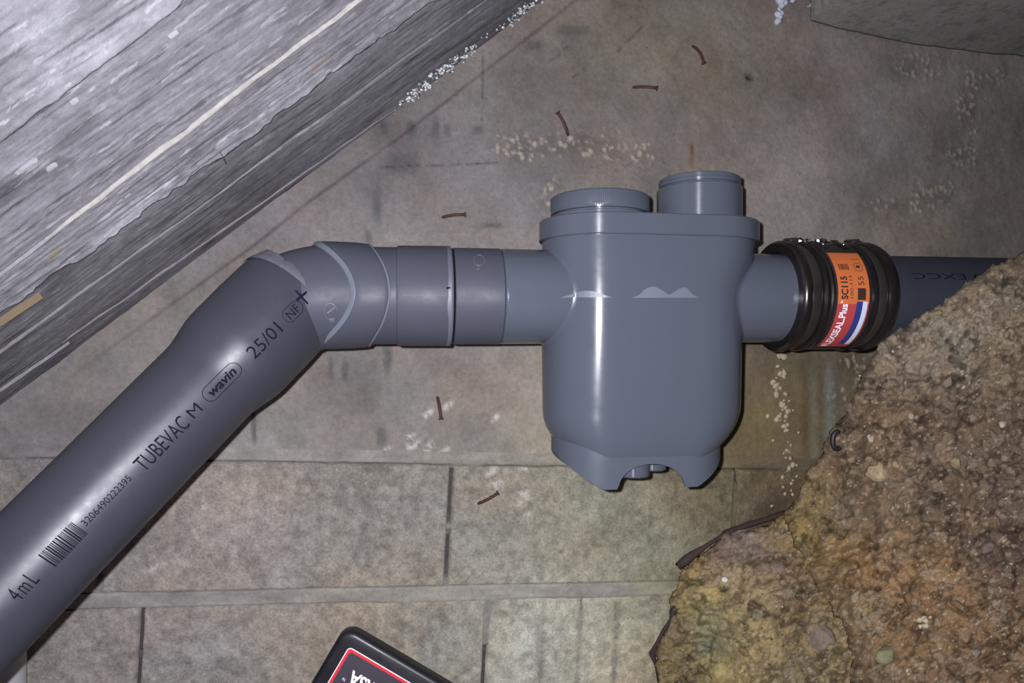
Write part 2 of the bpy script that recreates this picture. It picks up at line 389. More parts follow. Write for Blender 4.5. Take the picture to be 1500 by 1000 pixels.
# ------------------------------------------------------------------ sloped soffit (top left)
aS = PB-PA; aS = aS/np.linalg.norm(aS); aS3 = Vector(aS)
nS = np.cross(n_wall, aS); nS /= np.linalg.norm(nS)
if nS[2] > 0: nS = -nS                                     # faces down, into the room
_al = math.radians(17); bS = n_wall*math.cos(_al)-nS*math.sin(_al); nS = nS*math.cos(_al)+n_wall*math.sin(_al)
SA = PA+0.0*nS
def soff(a, b, h=0.0):
    a = np.asarray(a)[..., None]; b = np.asarray(b)[..., None]; h = np.broadcast_to(np.asarray(h, float), a.shape[:-1])[..., None]
    return SA+a*aS+b*bS+h*nS
def soff_ab(x, y):
    r = ray(x, y); t = (SA@nS)/(r@nS); p = r*t-SA; return float(p@aS), float(p@bS)
def soffit_colour(a, b, w):
    s1 = fbm(a*6, b*130, 61, 5, 0.6); s2 = fbm(a*90, b*110, 64, 4, 0.6); s3 = fbm(a*2.2, b*22, 67, 4)
    blot = fbm(a*7+4, b*12, 69, 5)
    k = 0.55+0.40*(s1-0.5)+0.60*(s2-0.5)+0.45*(s3-0.5)+0.9*(blot-0.5)
    k = np.clip(k, 0.0, 1.0)
    c = lin((104, 102, 106))*(1-k)[..., None]+lin((152, 151, 156))*k[..., None]
    w1 = sstep(0.70, 0.76, fbm(a*26, b*210, 71, 3, 0.6))
    c = c*(1-w1*0.55)[..., None]+lin((180, 180, 184))*(w1*0.55)[..., None]
    d = sstep(0.66, 0.74, fbm(a*10, b*190, 74, 3, 0.6)); c = c*(1-0.45*d)[..., None]
    w2 = sstep(0.62, 0.76, fbm(a*9+7, b*20, 77, 4)); c = c*(1-0.30*w2)[..., None]
    return c
# edges (in the soffit's own depth coordinate) where one board left off and the next began
def bl(x0, y0, x1, y1):
    a0, b0 = soff_ab(x0, y0); a1, b1 = soff_ab(x1, y1); return a0, b0, a1, b1
def line_b(L, a):
    a0, b0, a1, b1 = L; return b0+(a-a0)*(b1-b0)/(a1-a0)
L_B = bl(114, 485, 594, 148); L_A = bl(0, 514, 308, 291); L_STEP = bl(150, 333, 500, 82); L_1 = bl(72, 330, 500, 5); L_0 = bl(0, 185, 240, 0)
base_me = npmesh('ceiling', [soff(-0.5, -0.02, -0.02), soff(1.5, -0.02, -0.02), soff(1.5, 1.6, -0.02), soff(-0.5, 1.6, -0.02),
                             soff(-0.5, -0.02, -0.2), soff(1.5, -0.02, -0.2), soff(1.5, 1.6, -0.2), soff(-0.5, 1.6, -0.2)],
                 [(0, 1, 2, 3), (7, 6, 5, 4), (0, 4, 5, 1), (1, 5, 6, 2), (2, 6, 7, 3), (3, 7, 4, 0)], np.tile(lin((110, 108, 112)), (8, 1)))
ceil = link('ceiling', base_me, M_SOFFIT, smooth=False)
tag(ceil, 'sloping whitewashed underside of a stair with board grain and flaking ridges', 'ceiling', kind='structure')
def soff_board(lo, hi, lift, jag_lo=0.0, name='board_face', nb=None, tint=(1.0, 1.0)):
    na = 520; a = np.linspace(-0.25, 1.35, na)
    flo = lo(a); fhi = hi(a)
    wob = (fbm(a*16, a*0+3, 81, 4)-0.5)*0.020+(fbm(a*60, a*0+5, 83, 3)-0.5)*0.010
    flo = flo+jag_lo*wob
    nb = nb or max(8, int(np.max(fhi-flo)/0.0018))
    t = np.linspace(0, 1, nb); A = np.repeat(a[:, None], nb, 1); B = flo[:, None]+(fhi-flo)[:, None]*t[None, :]
    h = lift+0.0012*(fbm(A*5, B*70, 86, 5, 0.6)-0.5)*2+0.0006*(fbm(A*30, B*260, 88, 3)-0.5)*2+0.0022*(fbm(A*9, B*16, 89, 4)-0.5)*2
    if jag_lo:                                          # the flaking lip thickens towards its broken edge
        h = h+0.005*np.exp(-(B-flo[:, None])/0.010)*(0.4+1.2*fbm(A*14, B*20, 91, 3))+0.0022*np.exp(-(B-flo[:, None])/0.035)*(fbm(A*14, B*240, 92, 4)-0.5)*2
    h[:, 0] = -0.02; h[:, -1] = -0.02
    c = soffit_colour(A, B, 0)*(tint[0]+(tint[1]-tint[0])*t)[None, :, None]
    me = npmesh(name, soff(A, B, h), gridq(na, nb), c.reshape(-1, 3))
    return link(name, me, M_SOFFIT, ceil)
Z0 = lambda a: a*0-0.012
fB = lambda a: line_b(L_B, a); fA = lambda a: line_b(L_A, a); fS = lambda a: line_b(L_STEP, a); f1 = lambda a: line_b(L_1, a); f0 = lambda a: line_b(L_0, a)
print('soffit b at a=.5', fB(.5), fA(.5), fS(.5), f1(.5), f0(.5))
fs_wob = lambda a: fS(a)
soff_board(Z0, fB, 0.0, tint=(0.40, 0.50))  # whitewash thins towards the wall; flash falloff is painted into these tints too
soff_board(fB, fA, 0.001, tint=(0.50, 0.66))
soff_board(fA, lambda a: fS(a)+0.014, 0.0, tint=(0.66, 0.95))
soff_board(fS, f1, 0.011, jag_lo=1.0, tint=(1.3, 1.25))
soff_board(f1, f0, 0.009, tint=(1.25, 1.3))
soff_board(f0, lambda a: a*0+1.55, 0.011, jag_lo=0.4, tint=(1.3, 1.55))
def soff_ridge(L, a0, a1, w, hgt, tone, seed):
    lift = {101: .0110, 113: .0120, 117: .0120}.get(seed, .0015)
    na = 260; a = np.linspace(a0, a1, na); nb = 9; t = np.linspace(-1, 1, nb)
    A = np.repeat(a[:, None], nb, 1); ww = w*(0.25+1.5*fbm(a*22, a*0, seed, 4))*np.clip(np.minimum(a-a0, a1-a)/0.05, 0, 1)+1e-5
    B = line_b(L, a)[:, None]+ww[:, None]*t[None]+((fbm(a*25, a*0+7, seed+2, 3)-0.5)*0.004)[:, None]
    h = lift+hgt*(1-t[None]**2)*(0.5+fbm(A*40, B*60, seed+4, 3)); h[:, 0] = lift-0.004; h[:, -1] = lift-0.004
    c = lin(tone)*(0.8+0.4*fbm(A*60, B*300, seed+5, 3))[..., None]
    link('mortar_ridge', npmesh('mortar_ridge', soff(A, B, h), gridq(na, nb), c.reshape(-1, 3)), M_SOFFIT, ceil)
def arng(x0, y0, x1, y1): return soff_ab(x0, y0)[0], soff_ab(x1, y1)[0]
soff_ridge(L_1, *arng(60, 340, 540, -25), 0.0030, 0.002, (172, 168, 162), 101)
soff_ridge(L_A, *arng(-20, 537, 420, 228), 0.0015, 0.0010, (128, 125, 128), 105)
soff_ridge(L_B, *arng(90, 501, 620, 128), 0.0016, 0.0010, (124, 119, 122), 109)
L_C = bl(0, 570, 95, 504); soff_ridge(L_C, *arng(-20, 585, 100, 500), 0.002, 0.002, (140, 138, 140), 121)
soff_ridge(L_0, *arng(150, 62, 245, -5), 0.0035, 0.003, (168, 167, 168), 113)
L_E = bl(0, 182, 95, 107); soff_ridge(L_E, *arng(-10, 190, 95, 106), 0.003, 0.0025, (168, 167, 168), 117)
# chips of bare lime on the soffit
def soff_chip(x, y, ra, rb):
    a0, b0 = soff_ab(x, y); n = 18; V = []; 
    for i in range(n):
        q = 2*math.pi*i/n; r = 0.75+0.5*random.random()
        V.append((a0+ra*r*math.cos(q), b0+rb*r*math.sin(q)))
    bm = bmesh.new(); lo = [bm.verts.new(soff(np.array(p[0]), np.array(p[1]), 0.003)) for p in V]
    hi = [bm.verts.new(soff(np.array(a0+(p[0]-a0)*0.8), np.array(b0+(p[1]-b0)*0.8), 0.0125)) for p in V]
    for i in range(n): bm.faces.new((lo[i], lo[(i+1) % n], hi[(i+1) % n], hi[i]))
    bm.faces.new(hi)
    link('lime_chip', bm_mesh('lime_chip', bm), M_CHIP, ceil, smooth=False)
for q in ((32, 232, .012, .0022), (67, 234, .006, .0018), (166, 284, .005, .0012), (178, 276, .004, .001), (245, 40, .005, .0012), (100, 138, .004, .0012)): soff_chip(*q)
# tan bare-wood slivers
def sliver(x0, y0, x1, y1, w, m=M_WOOD):
    a0, b0 = soff_ab(x0, y0); a1, b1 = soff_ab(x1, y1); bm = bmesh.new(); n = 9; rows = []
    for i in range(n):
        t = i/(n-1); ww = w*(0.35+0.65*math.sin(math.pi*min(1, 0.15+t*0.8)))*(0.7+0.6*random.random())
        A = a0+(a1-a0)*t; B = b0+(b1-b0)*t
        rows.append([bm.verts.new(soff(np.array(A), np.array(B+s*ww), h)) for s, h in ((-1, 0.004), (-0.9, 0.0135), (0.9, 0.014), (1, 0.004))])
    for r, s in zip(rows[:-1], rows[1:]):
        for i in range(3): bm.faces.new((r[i], s[i], s[i+1], r[i+1]))
    bm.faces.new(rows[0]); bm.faces.new(rows[-1][::-1])
    return bm_mesh('wood_sliver', bm)
link('wood_sliver', sliver(-8, 465, 54, 424, 0.0007), M_WOOD, ceil, smooth=False)
link('wood_sliver', sliver(58, 367, 82, 351, 0.0004), M_WOOD, ceil, smooth=False)
link('wood_sliver', sliver(446, 93, 474, 72, 0.0006), flat('tan_stain', (124, 108, 84)), ceil, smooth=False)

# flat slab at the top right
def ceiling_right():
    zc = 0.522; nu, nv = 150, 90
    u = np.linspace(0, 1, nu); v = np.linspace(0, 1, nv); A, B = np.meshgrid(u, v, indexing='ij')
    X = 0.506+A*0.63; yw = WY0+WK*X
    Y = yw-0.004-(1-B)*0.55
    edge = 0.008*(fbm(A*9, B*0+2, 131, 4)-0.5)
    Z = zc+0.022*np.exp(-A/0.18)-0.004*A+edge*sstep(0.7, 1, B)+0.0016*(fbm(A*30, B*20, 133, 4)-0.5)
    c = lin((152, 151, 145))*(0.85+0.3*fbm(A*14, B*8, 135, 4))[..., None]
    c = c*(1-0.25*sstep(0.62, 0.72, fbm(A*50, B*50, 137, 3)))[..., None]
    V = np.stack([X, Y, Z], -1).reshape(-1, 3); Q = gridq(nu, nv)[:, ::-1]
    n = len(V); top = V+np.array([0, 0, 0.16])
    ring = [i*nv for i in range(nu)]+[(nu-1)*nv+j for j in range(nv)]+[i*nv+nv-1 for i in range(nu-1, -1, -1)]+[j for j in range(nv-1, -1, -1)]
    S = [(a, b, b+n, a+n) for a, b in zip(ring, ring[1:]+ring[:1]) if a != b]
    return npmesh('ceiling', np.vstack([V, top]), np.vstack([Q, Q[:, ::-1]+n, np.array(S)]), np.vstack([c.reshape(-1, 3)]*2))
slab = link('ceiling', ceiling_right(), M_CONC)
tag(slab, 'smooth grey green flat concrete slab overhead at the top right corner', 'ceiling', kind='structure')

# floor (earth, below the frame)
def floor_mesh():
    nx, ny = 90, 60; x = np.linspace(-1.0, 1.25, nx); y = np.linspace(0.25, 1.25, ny); X, Y = np.meshgrid(x, y, indexing='ij')
    Z = np.clip(-0.70+0.63*(0.0-X), -0.70, -0.56)+0.02*(fbm(X*9, Y*9, 141, 4)-0.5)
    Y = np.minimum(Y, WY0+WK*X-0.002)
    c = lin((110, 95, 78))*(0.7+0.6*fbm(X*20, Y*20, 143, 4))[..., None]
    return npmesh('floor', np.stack([X, Y, Z], -1), gridq(nx, ny), c.reshape(-1, 3))
tag(link('floor', floor_mesh(), M_EARTH), 'bare earth floor at the foot of the wall', 'floor', kind='structure')

# ------------------------------------------------------------------ pipework axes
C = np.array([-.2433, .7638, .0517]); D = np.array([.64076, .21618, .73668]); D /= np.linalg.norm(D); D0 = D.copy()
_g = C-D*(C@D); _g = _g/np.linalg.norm(_g); _ph = math.radians(19); D = D0*math.cos(_ph)+_g*math.sin(_ph)
E = np.array([.98798, .15455, .00367]); E /= np.linalg.norm(E)
def frame(ax):
    w = np.cross(ax, [0, 0, 1]); w /= np.linalg.norm(w)      # towards the camera
    u = np.cross(w, ax); return w, u                         # u points up
def lathe(name, org, ax, prof, n=96, caps=True, fn=None):
    """revolve (s, R) profile about the axis; fn(s, theta) shifts s"""
    w, u = frame(ax); V = []; th = np.linspace(0, 2*math.pi, n, endpoint=False)
    for s, R in prof:
        ss = s+(fn(s, th) if fn else 0*th)
        V.append(org+ax*ss[:, None]+R*(np.cos(th)[:, None]*w+np.sin(th)[:, None]*u))
    V = np.stack(V, 1).reshape(-1, 3); m = len(prof)
    me = npmesh(name, V, gridq(n, m, True)[:, ::-1])
    if caps:
        bm = bmesh.new(); bm.from_mesh(me); bm.verts.ensure_lookup_table()
        for k in (0, m-1): 
            if prof[k][1] > 1e-5: bm.faces.new([bm.verts[i*m+k] for i in range(n)])
        bmesh.ops.recalc_face_normals(bm, faces=bm.faces); bm.to_mesh(me); bm.free()
    return sharp(me, 28)
def cyl_pt(org, ax, s, th, R):
    w, u = frame(ax); return org+ax*s+R*(math.cos(th)*w+math.sin(th)*u)

def text_mesh(txt, size, shear=0.0, offset=0.0, space=1.0, align='LEFT'):
    cu = bpy.data.curves.new('t', 'FONT'); cu.body = txt; cu.size = size; cu.shear = shear; cu.offset = offset
    cu.space_character = space; cu.align_x = align; cu.resolution_u = 3
    o = bpy.data.objects.new('t', cu); COL.objects.link(o)
    dg = bpy.context.evaluated_depsgraph_get(); me = bpy.data.meshes.new_from_object(o.evaluated_get(dg))
    bpy.data.objects.remove(o, do_unlink=True); bpy.data.curves.remove(cu)
    bm = bmesh.new(); bm.from_mesh(me); bpy.data.meshes.remove(me)
    return bm
def extent(bm):
    xs = [v.co.x for v in bm.verts]; ys = [v.co.y for v in bm.verts]; return min(xs), max(xs), min(ys), max(ys)
def fit(bm, x0, x1, y0, y1):
    a, b, c, d = extent(bm)
    for v in bm.verts: v.co.x = x0+(v.co.x-a)/(b-a)*(x1-x0); v.co.y = y0+(v.co.y-c)/(d-c)*(y1-y0)
    return bm
def ring_outline(bm, x0, x1, y0, y1, r, w, n=10):
    """rounded outline strip"""
    pts = []
    for cx, cy, a in ((x1-r, y1-r, 0), (x0+r, y1-r, 90), (x0+r, y0+r, 180), (x1-r, y0+r, 270)):
        for i in range(n+1):
            q = math.radians(a+90*i/n); pts.append((cx, cy, math.cos(q), math.sin(q)))
    o = [bm.verts.new((cx+r*c, cy+r*s, 0)) for cx, cy, c, s in pts]; k = [bm.verts.new((cx+(r-w)*c, cy+(r-w)*s, 0)) for cx, cy, c, s in pts]
    m = len(pts)
    for i in range(m): bm.faces.new((o[i], o[(i+1) % m], k[(i+1) % m], k[i]))
def quad(bm, x0, x1, y0, y1):
    bm.faces.new([bm.verts.new(p) for p in ((x0, y0, 0), (x1, y0, 0), (x1, y1, 0), (x0, y1, 0))])
def wrap(name, bm, fn, cut=0.0025, both=True):
    x0, x1, y0, y1 = extent(bm)
    k = y0+cut
    while k < y1:
        bmesh.ops.bisect_plane(bm, geom=bm.verts[:]+bm.edges[:]+bm.faces[:], plane_co=(0, k, 0), plane_no=(0, 1, 0)); k += cut
    if both:
        k = x0+cut
        while k < x1:
            bmesh.ops.bisect_plane(bm, geom=bm.verts[:]+bm.edges[:]+bm.faces[:], plane_co=(k, 0, 0), plane_no=(1, 0, 0)); k += cut
    for v in bm.verts: v.co = Vector(fn(v.co.x, v.co.y))
    me = bpy.data.meshes.new(name); bm.to_mesh(me); bm.free(); return me

# ------------------------------------------------------------------ diagonal drain pipe
RP = 0.055
pipe = thing('drain_pipe', C-D*0.4, 'dark grey plastic drain pipe printed with black lettering running down to the left', 'pipe')
def RPs(s): return RP*float(np.linalg.norm(C+D*s)/np.linalg.norm(C+D0*s))
prof = [(-0.82, RPs(-.82)-0.004), (-0.82, RPs(-.82))]+[(s, RPs(s)) for s in np.linspace(-0.80, -0.142, 24)]
for t in np.linspace(0, 1, 12): prof.append((-0.136+0.046*t, RPs(-0.136+0.046*t)+0.0070*float(sstep(0, 1, t))))
prof += [(-0.05, 0.0614), (-0.008, 0.0614), (-0.0065, 0.0606), (-0.0065, 0.0570), (-0.06, 0.0565)]
tube_me = lathe('pipe_tube', C, D, prof, 128, caps=False)
tube = link('pipe_tube', tube_me, M_PIPE, pipe)
def bellR(s):
    return RPs(s)+0.0070*float(sstep(-0.136, -0.090, s)) if s < -0.09 else (0.0616 if s > -0.05 else RPs(-.09)+0.0070+(0.0616-RPs(-.09)-0.0070)*(s+0.09)/0.04)
TH0 = math.radians(-10.7)
def on_pipe(s0, dth=0.0):
    def f(x, y):
        s = s0+x; R = bellR(s)+0.00035; return cyl_pt(C, D, s, TH0+dth+y/R, R)
    return f
def pipe_text(name, txt, s0, s1, h, label=None, dth=0.0, **k):
    bm = fit(text_mesh(txt, 0.02, **k), 0, s1-s0, -h/2, h/2)
    o = link(name, wrap(name, bm, on_pipe(s0, dth)), M_INK, pipe, smooth=False)
    if label: o['label'] = label
    return o
def hit_pipe(x, y):
    r = ray(x, y); r = r/np.linalg.norm(r); Rr = RP; w, u = frame(D)
    for _ in range(6):
        a = r-D*(r@D); b = -C+D*(C@D); A = a@a; B = 2*a@b; c = b@b-Rr*Rr
        t = (-B-math.sqrt(max(0, B*B-4*A*c)))/2/A; h = r*t-C; q = float(h@D); Rr = bellR(q)
    return q, math.atan2(h@u, h@w)
def s_at(x, y, R=None): return hit_pipe(x, y)[0]
for q_ in ((387, 498), (285, 602), (236, 650), (156, 734), (92, 797), (33, 859)): print('text', hit_pipe(*q_))
TH0 = float(np.mean([hit_pipe(*q_)[1] for q_ in ((387, 498), (285, 602), (236, 650), (156, 734), (92, 797), (33, 859))]))
pipe_text('printed_lettering', '25/01', s_at(365, 519, .0612), s_at(408, 477, .0612), 0.0135, 'black printed 25/01')
pipe_text('printed_lettering', 'M', s_at(278, 608), s_at(292, 595), 0.0105, 'black printed M')
pipe_text('printed_lettering', 'TUBEVAC', s_at(202, 684), s_at(271, 615), 0.0145, 'black printed TUBEVAC')
pipe_text('printed_lettering', '3206490222395', s_at(122, 768), s_at(191, 699), 0.0062, 'small black printed number')
pipe_text('printed_lettering', '4mL', s_at(17, 875), s_at(50, 843), 0.0135, 'black printed 4mL', space=1.25)
s0, s1 = s_at(298, 583, .057), s_at(348, 532, .0595)
bm = fit(text_mesh('wavin', 0.02, shear=0.15, offset=0.0006), 0.006, s1-s0-0.006, -0.0040, 0.0046); ring_outline(bm, 0, s1-s0, -0.0078, 0.0082, 0.0078, 0.0007)
tag(link('printed_logo', wrap('printed_logo', bm, on_pipe(s0)), M_INK, pipe, smooth=False), 'black printed maker mark in a long oval')
s0, s1 = s_at(414, 466, .0614), s_at(437, 440, .0614)
bm = fit(text_mesh('NF', 0.02), 0.005, s1-s0-0.005, -0.0045, 0.0045); ring_outline(bm, 0, s1-s0, -0.0075, 0.0075, 0.0074, 0.0006)
tag(link('printed_logo', wrap('printed_logo', bm, on_pipe(s0)), M_INK, pipe, smooth=False), 'black printed NF in an oval')
bm = bmesh.new(); s0, s1 = s_at(69, 822), s_at(116, 773); x = 0.0
while x < s1-s0:
    w = random.choice((0.0005, 0.0007, 0.0012)); quad(bm, x, x+w, -0.0085, 0.0085); x += w+random.choice((0.0006, 0.0008, 0.0011))
tag(link('printed_barcode', wrap('printed_barcode', bm, on_pipe(s0), both=False), M_INK, pipe, smooth=False), 'black printed barcode')
# pale specks of dirt on the pipe
spk = [cyl_pt(C, D, s_at(x, y), t, RP) for x, y, t in ()]

# ------------------------------------------------------------------ elbow
elbow = thing('pipe_elbow', C, 'grey plastic elbow fitting joining the sloping pipe to the level run', 'pipe fitting')
def elbow_mesh():
    T = 0.050; ang = math.acos(D@E); Rb = T/math.tan(ang/2); Rb = T/math.tan(ang/2)
    p0 = C-D*T; nrm = np.cross(D, E); nrm /= np.linalg.norm(nrm)
    inw = np.cross(nrm, D); O = p0+inw*Rb
    pts = [(C-D*(T+0.02), D)]
    for i in range(29):
        q = ang*i/28; dirv = D*math.cos(q)+inw*math.sin(q)
        pts.append((O-inw*Rb*math.cos(q)+D*Rb*math.sin(q), dirv))
    pts.append((C+E*(T+0.02), E)); n = 96; th = np.linspace(0, 2*math.pi, n, endpoint=False); V = []
    for i, (p, dv) in enumerate(pts):
        uu = nrm; ww = np.cross(dv, nrm); R = 0.0576
        V.append(p+R*(np.cos(th)[:, None]*ww+np.sin(th)[:, None]*uu))
    m = len(pts); return npmesh('elbow_bend', np.stack(V, 1).reshape(-1, 3), gridq(n, m, True))
def fixn(me):
    bm = bmesh.new(); bm.from_mesh(me); bmesh.ops.recalc_face_normals(bm, faces=bm.faces); bm.to_mesh(me); bm.free(); return me
bend = link('elbow_bend', fixn(elbow_mesh()), M_FIT, elbow)
SK = 0.0605
sprof = [(0.063, 0.0555), (0.0700, SK-0.0005)]+[(0.0715, SK), (0.080, SK), (0.092, SK-0.0004), (0.101, SK-0.0012), (0.1045, SK-0.002), (0.1065, SK-0.0036), (0.1065, 0.0553)]
def sadd(s, th):
    k = 0.044+(0.024-0.044)*min(1, max(0, (s-0.07)/0.0365)); return -k*np.sin(th)**2
rim = lathe('socket_rim', C, E, [(0.0648, 0.0566), (0.0652, 0.0582), (0.0662, 0.0592), (0.0702, 0.0608), (0.0707, 0.0607), (0.0709, 0.0598)], 128, caps=False, fn=lambda s, th: -0.044*np.sin(th)**2)
link('socket_rim', rim, M_SEAM_GLINT, elbow)['label'] = 'paler worn rim of the socket, edge highlight painted in'  # both rims paler: the chamfer's glint is put into their colour
rim2 = lathe('socket_rim', C, E, [(0.1045, 0.0580), (0.1055, 0.0585), (0.1066, 0.0581), (0.1070, 0.0566), (0.1070, 0.0553)], 128, caps=False, fn=lambda s, th: -0.024*np.sin(th)**2)
link('socket_rim', rim2, M_SEAM_GLINT, elbow)
socket = link('socket', lathe('socket', C, E, sprof, 128, caps=False, fn=sadd), M_FIT, elbow)
# dried glue squeezed out round the bell's mouth
def glue_mesh():
    n = 160; th = np.linspace(math.radians(-75), math.radians(110), n); V = []; m = 5
    for q in th:
        wd_ = 0.003+0.014*float(fbm(np.array(q*2.2), np.array(1.0), 151, 3))*float(sstep(-0.5, 0.5, np.array(q)))+0.004*float(vnoise(np.array(q*9), np.array(3.0), 153))
        for j in range(m):
            t = j/(m-1); s = -0.010+0.004*t+wd_*t; R = 0.0624-0.0022*t if t < 0.3 else 0.0617-0.0052*min(1, (t-0.3)/0.7)
            V.append(cyl_pt(C, D, s, q, R+0.0006*float(vnoise(np.array(q*20), np.array(j*1.0), 155))))
    return fixn(npmesh('glue_bead', np.array(V), gridq(n, m)))
glue = link('glue_bead', glue_mesh(), M_GLUE, elbow); glue['label'] = 'dull grey smear of dried glue'

# ------------------------------------------------------------------ adaptor between elbow and trap
adap = thing('pipe_coupler', C+E*0.14, 'short grey plastic coupler ring with a white glued edge on the level run', 'pipe fitting')
link('spigot', lathe('spigot', C, E, [(0.075, 0.0545), (0.078, 0.0553), (0.113, 0.0553), (0.118, 0.0553)], caps=True), M_FIT, adap)
collar = link('collar', lathe('collar', C, E, [(0.113, 0.0555), (0.1135, 0.0566), (0.1160, 0.0573), (0.168, 0.0576), (0.1705, 0.0574), (0.172, 0.0566), (0.1722, 0.0548)], caps=True), M_FIT, adap)
def glue2():
    n = 140; th = np.linspace(0, 2*math.pi, n, endpoint=False); V = []
    for q in th:
        w = 0.001+0.003*float(vnoise(np.array(q*3.0), np.array(2.0), 161))
        for s, R in ((0.1700-w*0.7, 0.0576), (0.1708, 0.0579), (0.1730, 0.0577), (0.1738, 0.0566), (0.1745, 0.0552)): V.append(cyl_pt(C, E, s, q, R))
    return fixn(npmesh('glue_edge', np.array(V), gridq(n, 5, True)))
tag(link('glue_edge', glue2(), M_GLUEW, adap), 'whitish glue round the edge')

# ------------------------------------------------------------------ siphon trap
trap = thing('siphon_trap', C+E*0.41-np.array([0, 0, 0.2167]), 'large grey plastic siphon trap with two upright access necks and small feet', 'siphon')
Eh = np.array([E[0], E[1], 0]); Eh /= np.linalg.norm(Eh); Wh = np.array([Eh[1], -Eh[0], 0])
def TP(t, w, z): return np.array([C[0], C[1], 0])+Eh*t+Wh*w+np.array([0, 0, z])
def stadium(tL, tR, Rx, Ry, n=36, m=14):
    p = []
    for i in range(n+1):
        q = -math.pi/2+math.pi*i/n; p.append((tR+Rx*math.cos(q), Ry*math.sin(q)))
    for i in range(1, m): p.append((tR+(tL-tR)*i/m, Ry))
    for i in range(n+1):
        q = math.pi/2+math.pi*i/n; p.append((tL+Rx*math.cos(q), Ry*math.sin(q)))
    for i in range(1, m): p.append((tL+(tR-tL)*i/m, -Ry))
    return p
def loft(name, rings, caps=True):
    n = len(rings[0][1]); V = np.array([[TP(t, w, z if not callable(z) else z(t, w)) for z in [zz]][0] for zz, pts in rings for t, w in pts])
    m = len(rings); V = V.reshape(m, n, 3).transpose(1, 0, 2).reshape(-1, 3)
    me = npmesh(name, V, gridq(n, m, True)); bm = bmesh.new(); bm.from_mesh(me); bm.verts.ensure_lookup_table()
    if caps:
        for k in (0, m-1): bm.faces.new([bm.verts[i*m+k] for i in range(n)])
    bmesh.ops.recalc_face_normals(bm, faces=bm.faces); bm.to_mesh(me); bm.free(); return me
TL, TR = 0.3526, 0.4756
rings = []
for z in np.linspace(0.121, -0.080, 26):
    k = float(sstep(0.112, 0.045, z)); tR = 0.4735+(0.4572-0.4735)*k
    dz = abs(z-0.048); rings.append((z, stadium(TL, tR, 0.0700-0.010*dz, 0.0704-0.034*dz-(0.16*dz*dz if z < 0.048 else 0))))
rf = 0.068
for q in np.linspace(0, 58, 20)[1:]:
    a = math.radians(q); dlt = rf*(1-math.cos(a)); z = -0.080-0.070*math.sin(a)
    k = 0.0700-dlt
    rings.append((z, stadium(TL-0.002*math.sin(a), 0.4572-0.010*math.sin(a), max(0.0687-dlt*1.50, 0.0015), max(0.0634-dlt*0.36, 0.004))))
body_me = loft('trap_body', rings)
# inlet and outlet stubs run into the body: same moulding
def merge(name, meshes):
    bm = bmesh.new()
    for me in meshes: bm.from_mesh(me); bpy.data.meshes.remove(me)
    me = bpy.data.meshes.new(name); bm.to_mesh(me); bm.free(); return me
inlet = lathe('i', C, E, [(0.2313, 0.0540), (0.2318, 0.0545), (0.2326, 0.0556), (0.3200, 0.0552)], caps=True)
outlet = lathe('o', C, E, [(0.455, 0.0550), (0.640, 0.0550)], caps=True)
link('inlet_socket', lathe('inlet_socket', C, E, [(0.1765, 0.0540), (0.1768, 0.0552), (0.1785, 0.0558), (0.2300, 0.0558), (0.2308, 0.0545), (0.2313, 0.0540)]), M_FIT, trap)
body = link('trap_body', sharp(merge('trap_body', [body_me, inlet, outlet]), 40), M_TRAP, trap)
def band(name, z0, z1, R, ch, tL=TL, tR=TR):
    return sharp(loft(name, [(z0, stadium(tL, tR, R-ch, R-ch)), (z0+ch, stadium(tL, tR, R, R)), (z1-ch, stadium(tL, tR, R, R)), (z1, stadium(tL, tR, R-ch, R-ch))]), 30)
flange = link('lid', band('lid', 0.1185, 0.1425, 0.0727, 0.0012), M_LID, trap)
# foot skirt with four feet
def skirt_mesh():
    tL, tR, R = 0.3505, 0.4440, 0.0560; n = 48; m = 48
    pts = stadium(tL, tR, R, R, n, m); N = len(pts)
    zt = -0.098; zf = -0.1655
    def zb(t, w):
        if t < tL or t > tR:                                 # rounded ends: straight slopes up to a point
            s = abs(math.atan2(abs(w), abs(t-(tL if t < tL else tR))))/(math.pi/2)
            k = min(1, max(0, (1-s-0.10)/0.75)); return zf+0.036*k
        d = min(t-tL, tR-t); h = (tR-tL)/2
        if d < 0.0075: return zf
        q = min(1, (h-d)/(h-0.0075)); return zf+0.0275*math.sqrt(max(0, 1-q*q))
    bot = [zb(t, w) for t, w in pts]
    V = []
    inner = stadium(tL, tR, R-0.004, R-0.004, n, m)
    K = 6
    for i in range(N):
        t, w = pts[i]; ti, wi = inner[i]
        for k in range(K): V.append(TP(t, w, zt+(bot[i]-zt)*k/(K-1)))
        V.append(TP(ti, wi, bot[i])); V.append(TP(ti, wi, zt))
    return sharp(fixn(npmesh('foot_skirt', np.array(V), gridq(N, K+2, True))), 40)
link('foot_skirt', skirt_mesh(), M_FOOT, trap)
def vlathe(name, t, w, prof, n=72, ribs=None):
    V = []; th = np.linspace(0, 2*math.pi, n, endpoint=False)
    for k, (z, R) in enumerate(prof):
        RR = R+(ribs[1]*(np.abs(np.sin(th*ribs[0]/2))) if ribs and k in ribs[2] else 0*th)
        V.append(np.stack([TP(t+r*math.cos(q), w+r*math.sin(q), z) for q, r in zip(th, RR)]))
    m = len(prof); me = npmesh(name, np.stack(V, 1).reshape(-1, 3), gridq(n, m, True))
    bm = bmesh.new(); bm.from_mesh(me); bm.verts.ensure_lookup_table()
    for k in (0, m-1): bm.faces.new([bm.verts[i*m+k] for i in range(n)])
    bmesh.ops.recalc_face_normals(bm, faces=bm.faces); bm.to_mesh(me); bm.free(); return me
link('cap_neck', sharp(vlathe('cap_neck', TL, 0, [(0.140, 0.0590), (0.1478, 0.0590), (0.1484, 0.0584), (0.1488, 0.0540), (0.1525, 0.0540)], 96), 30), M_LID, trap)
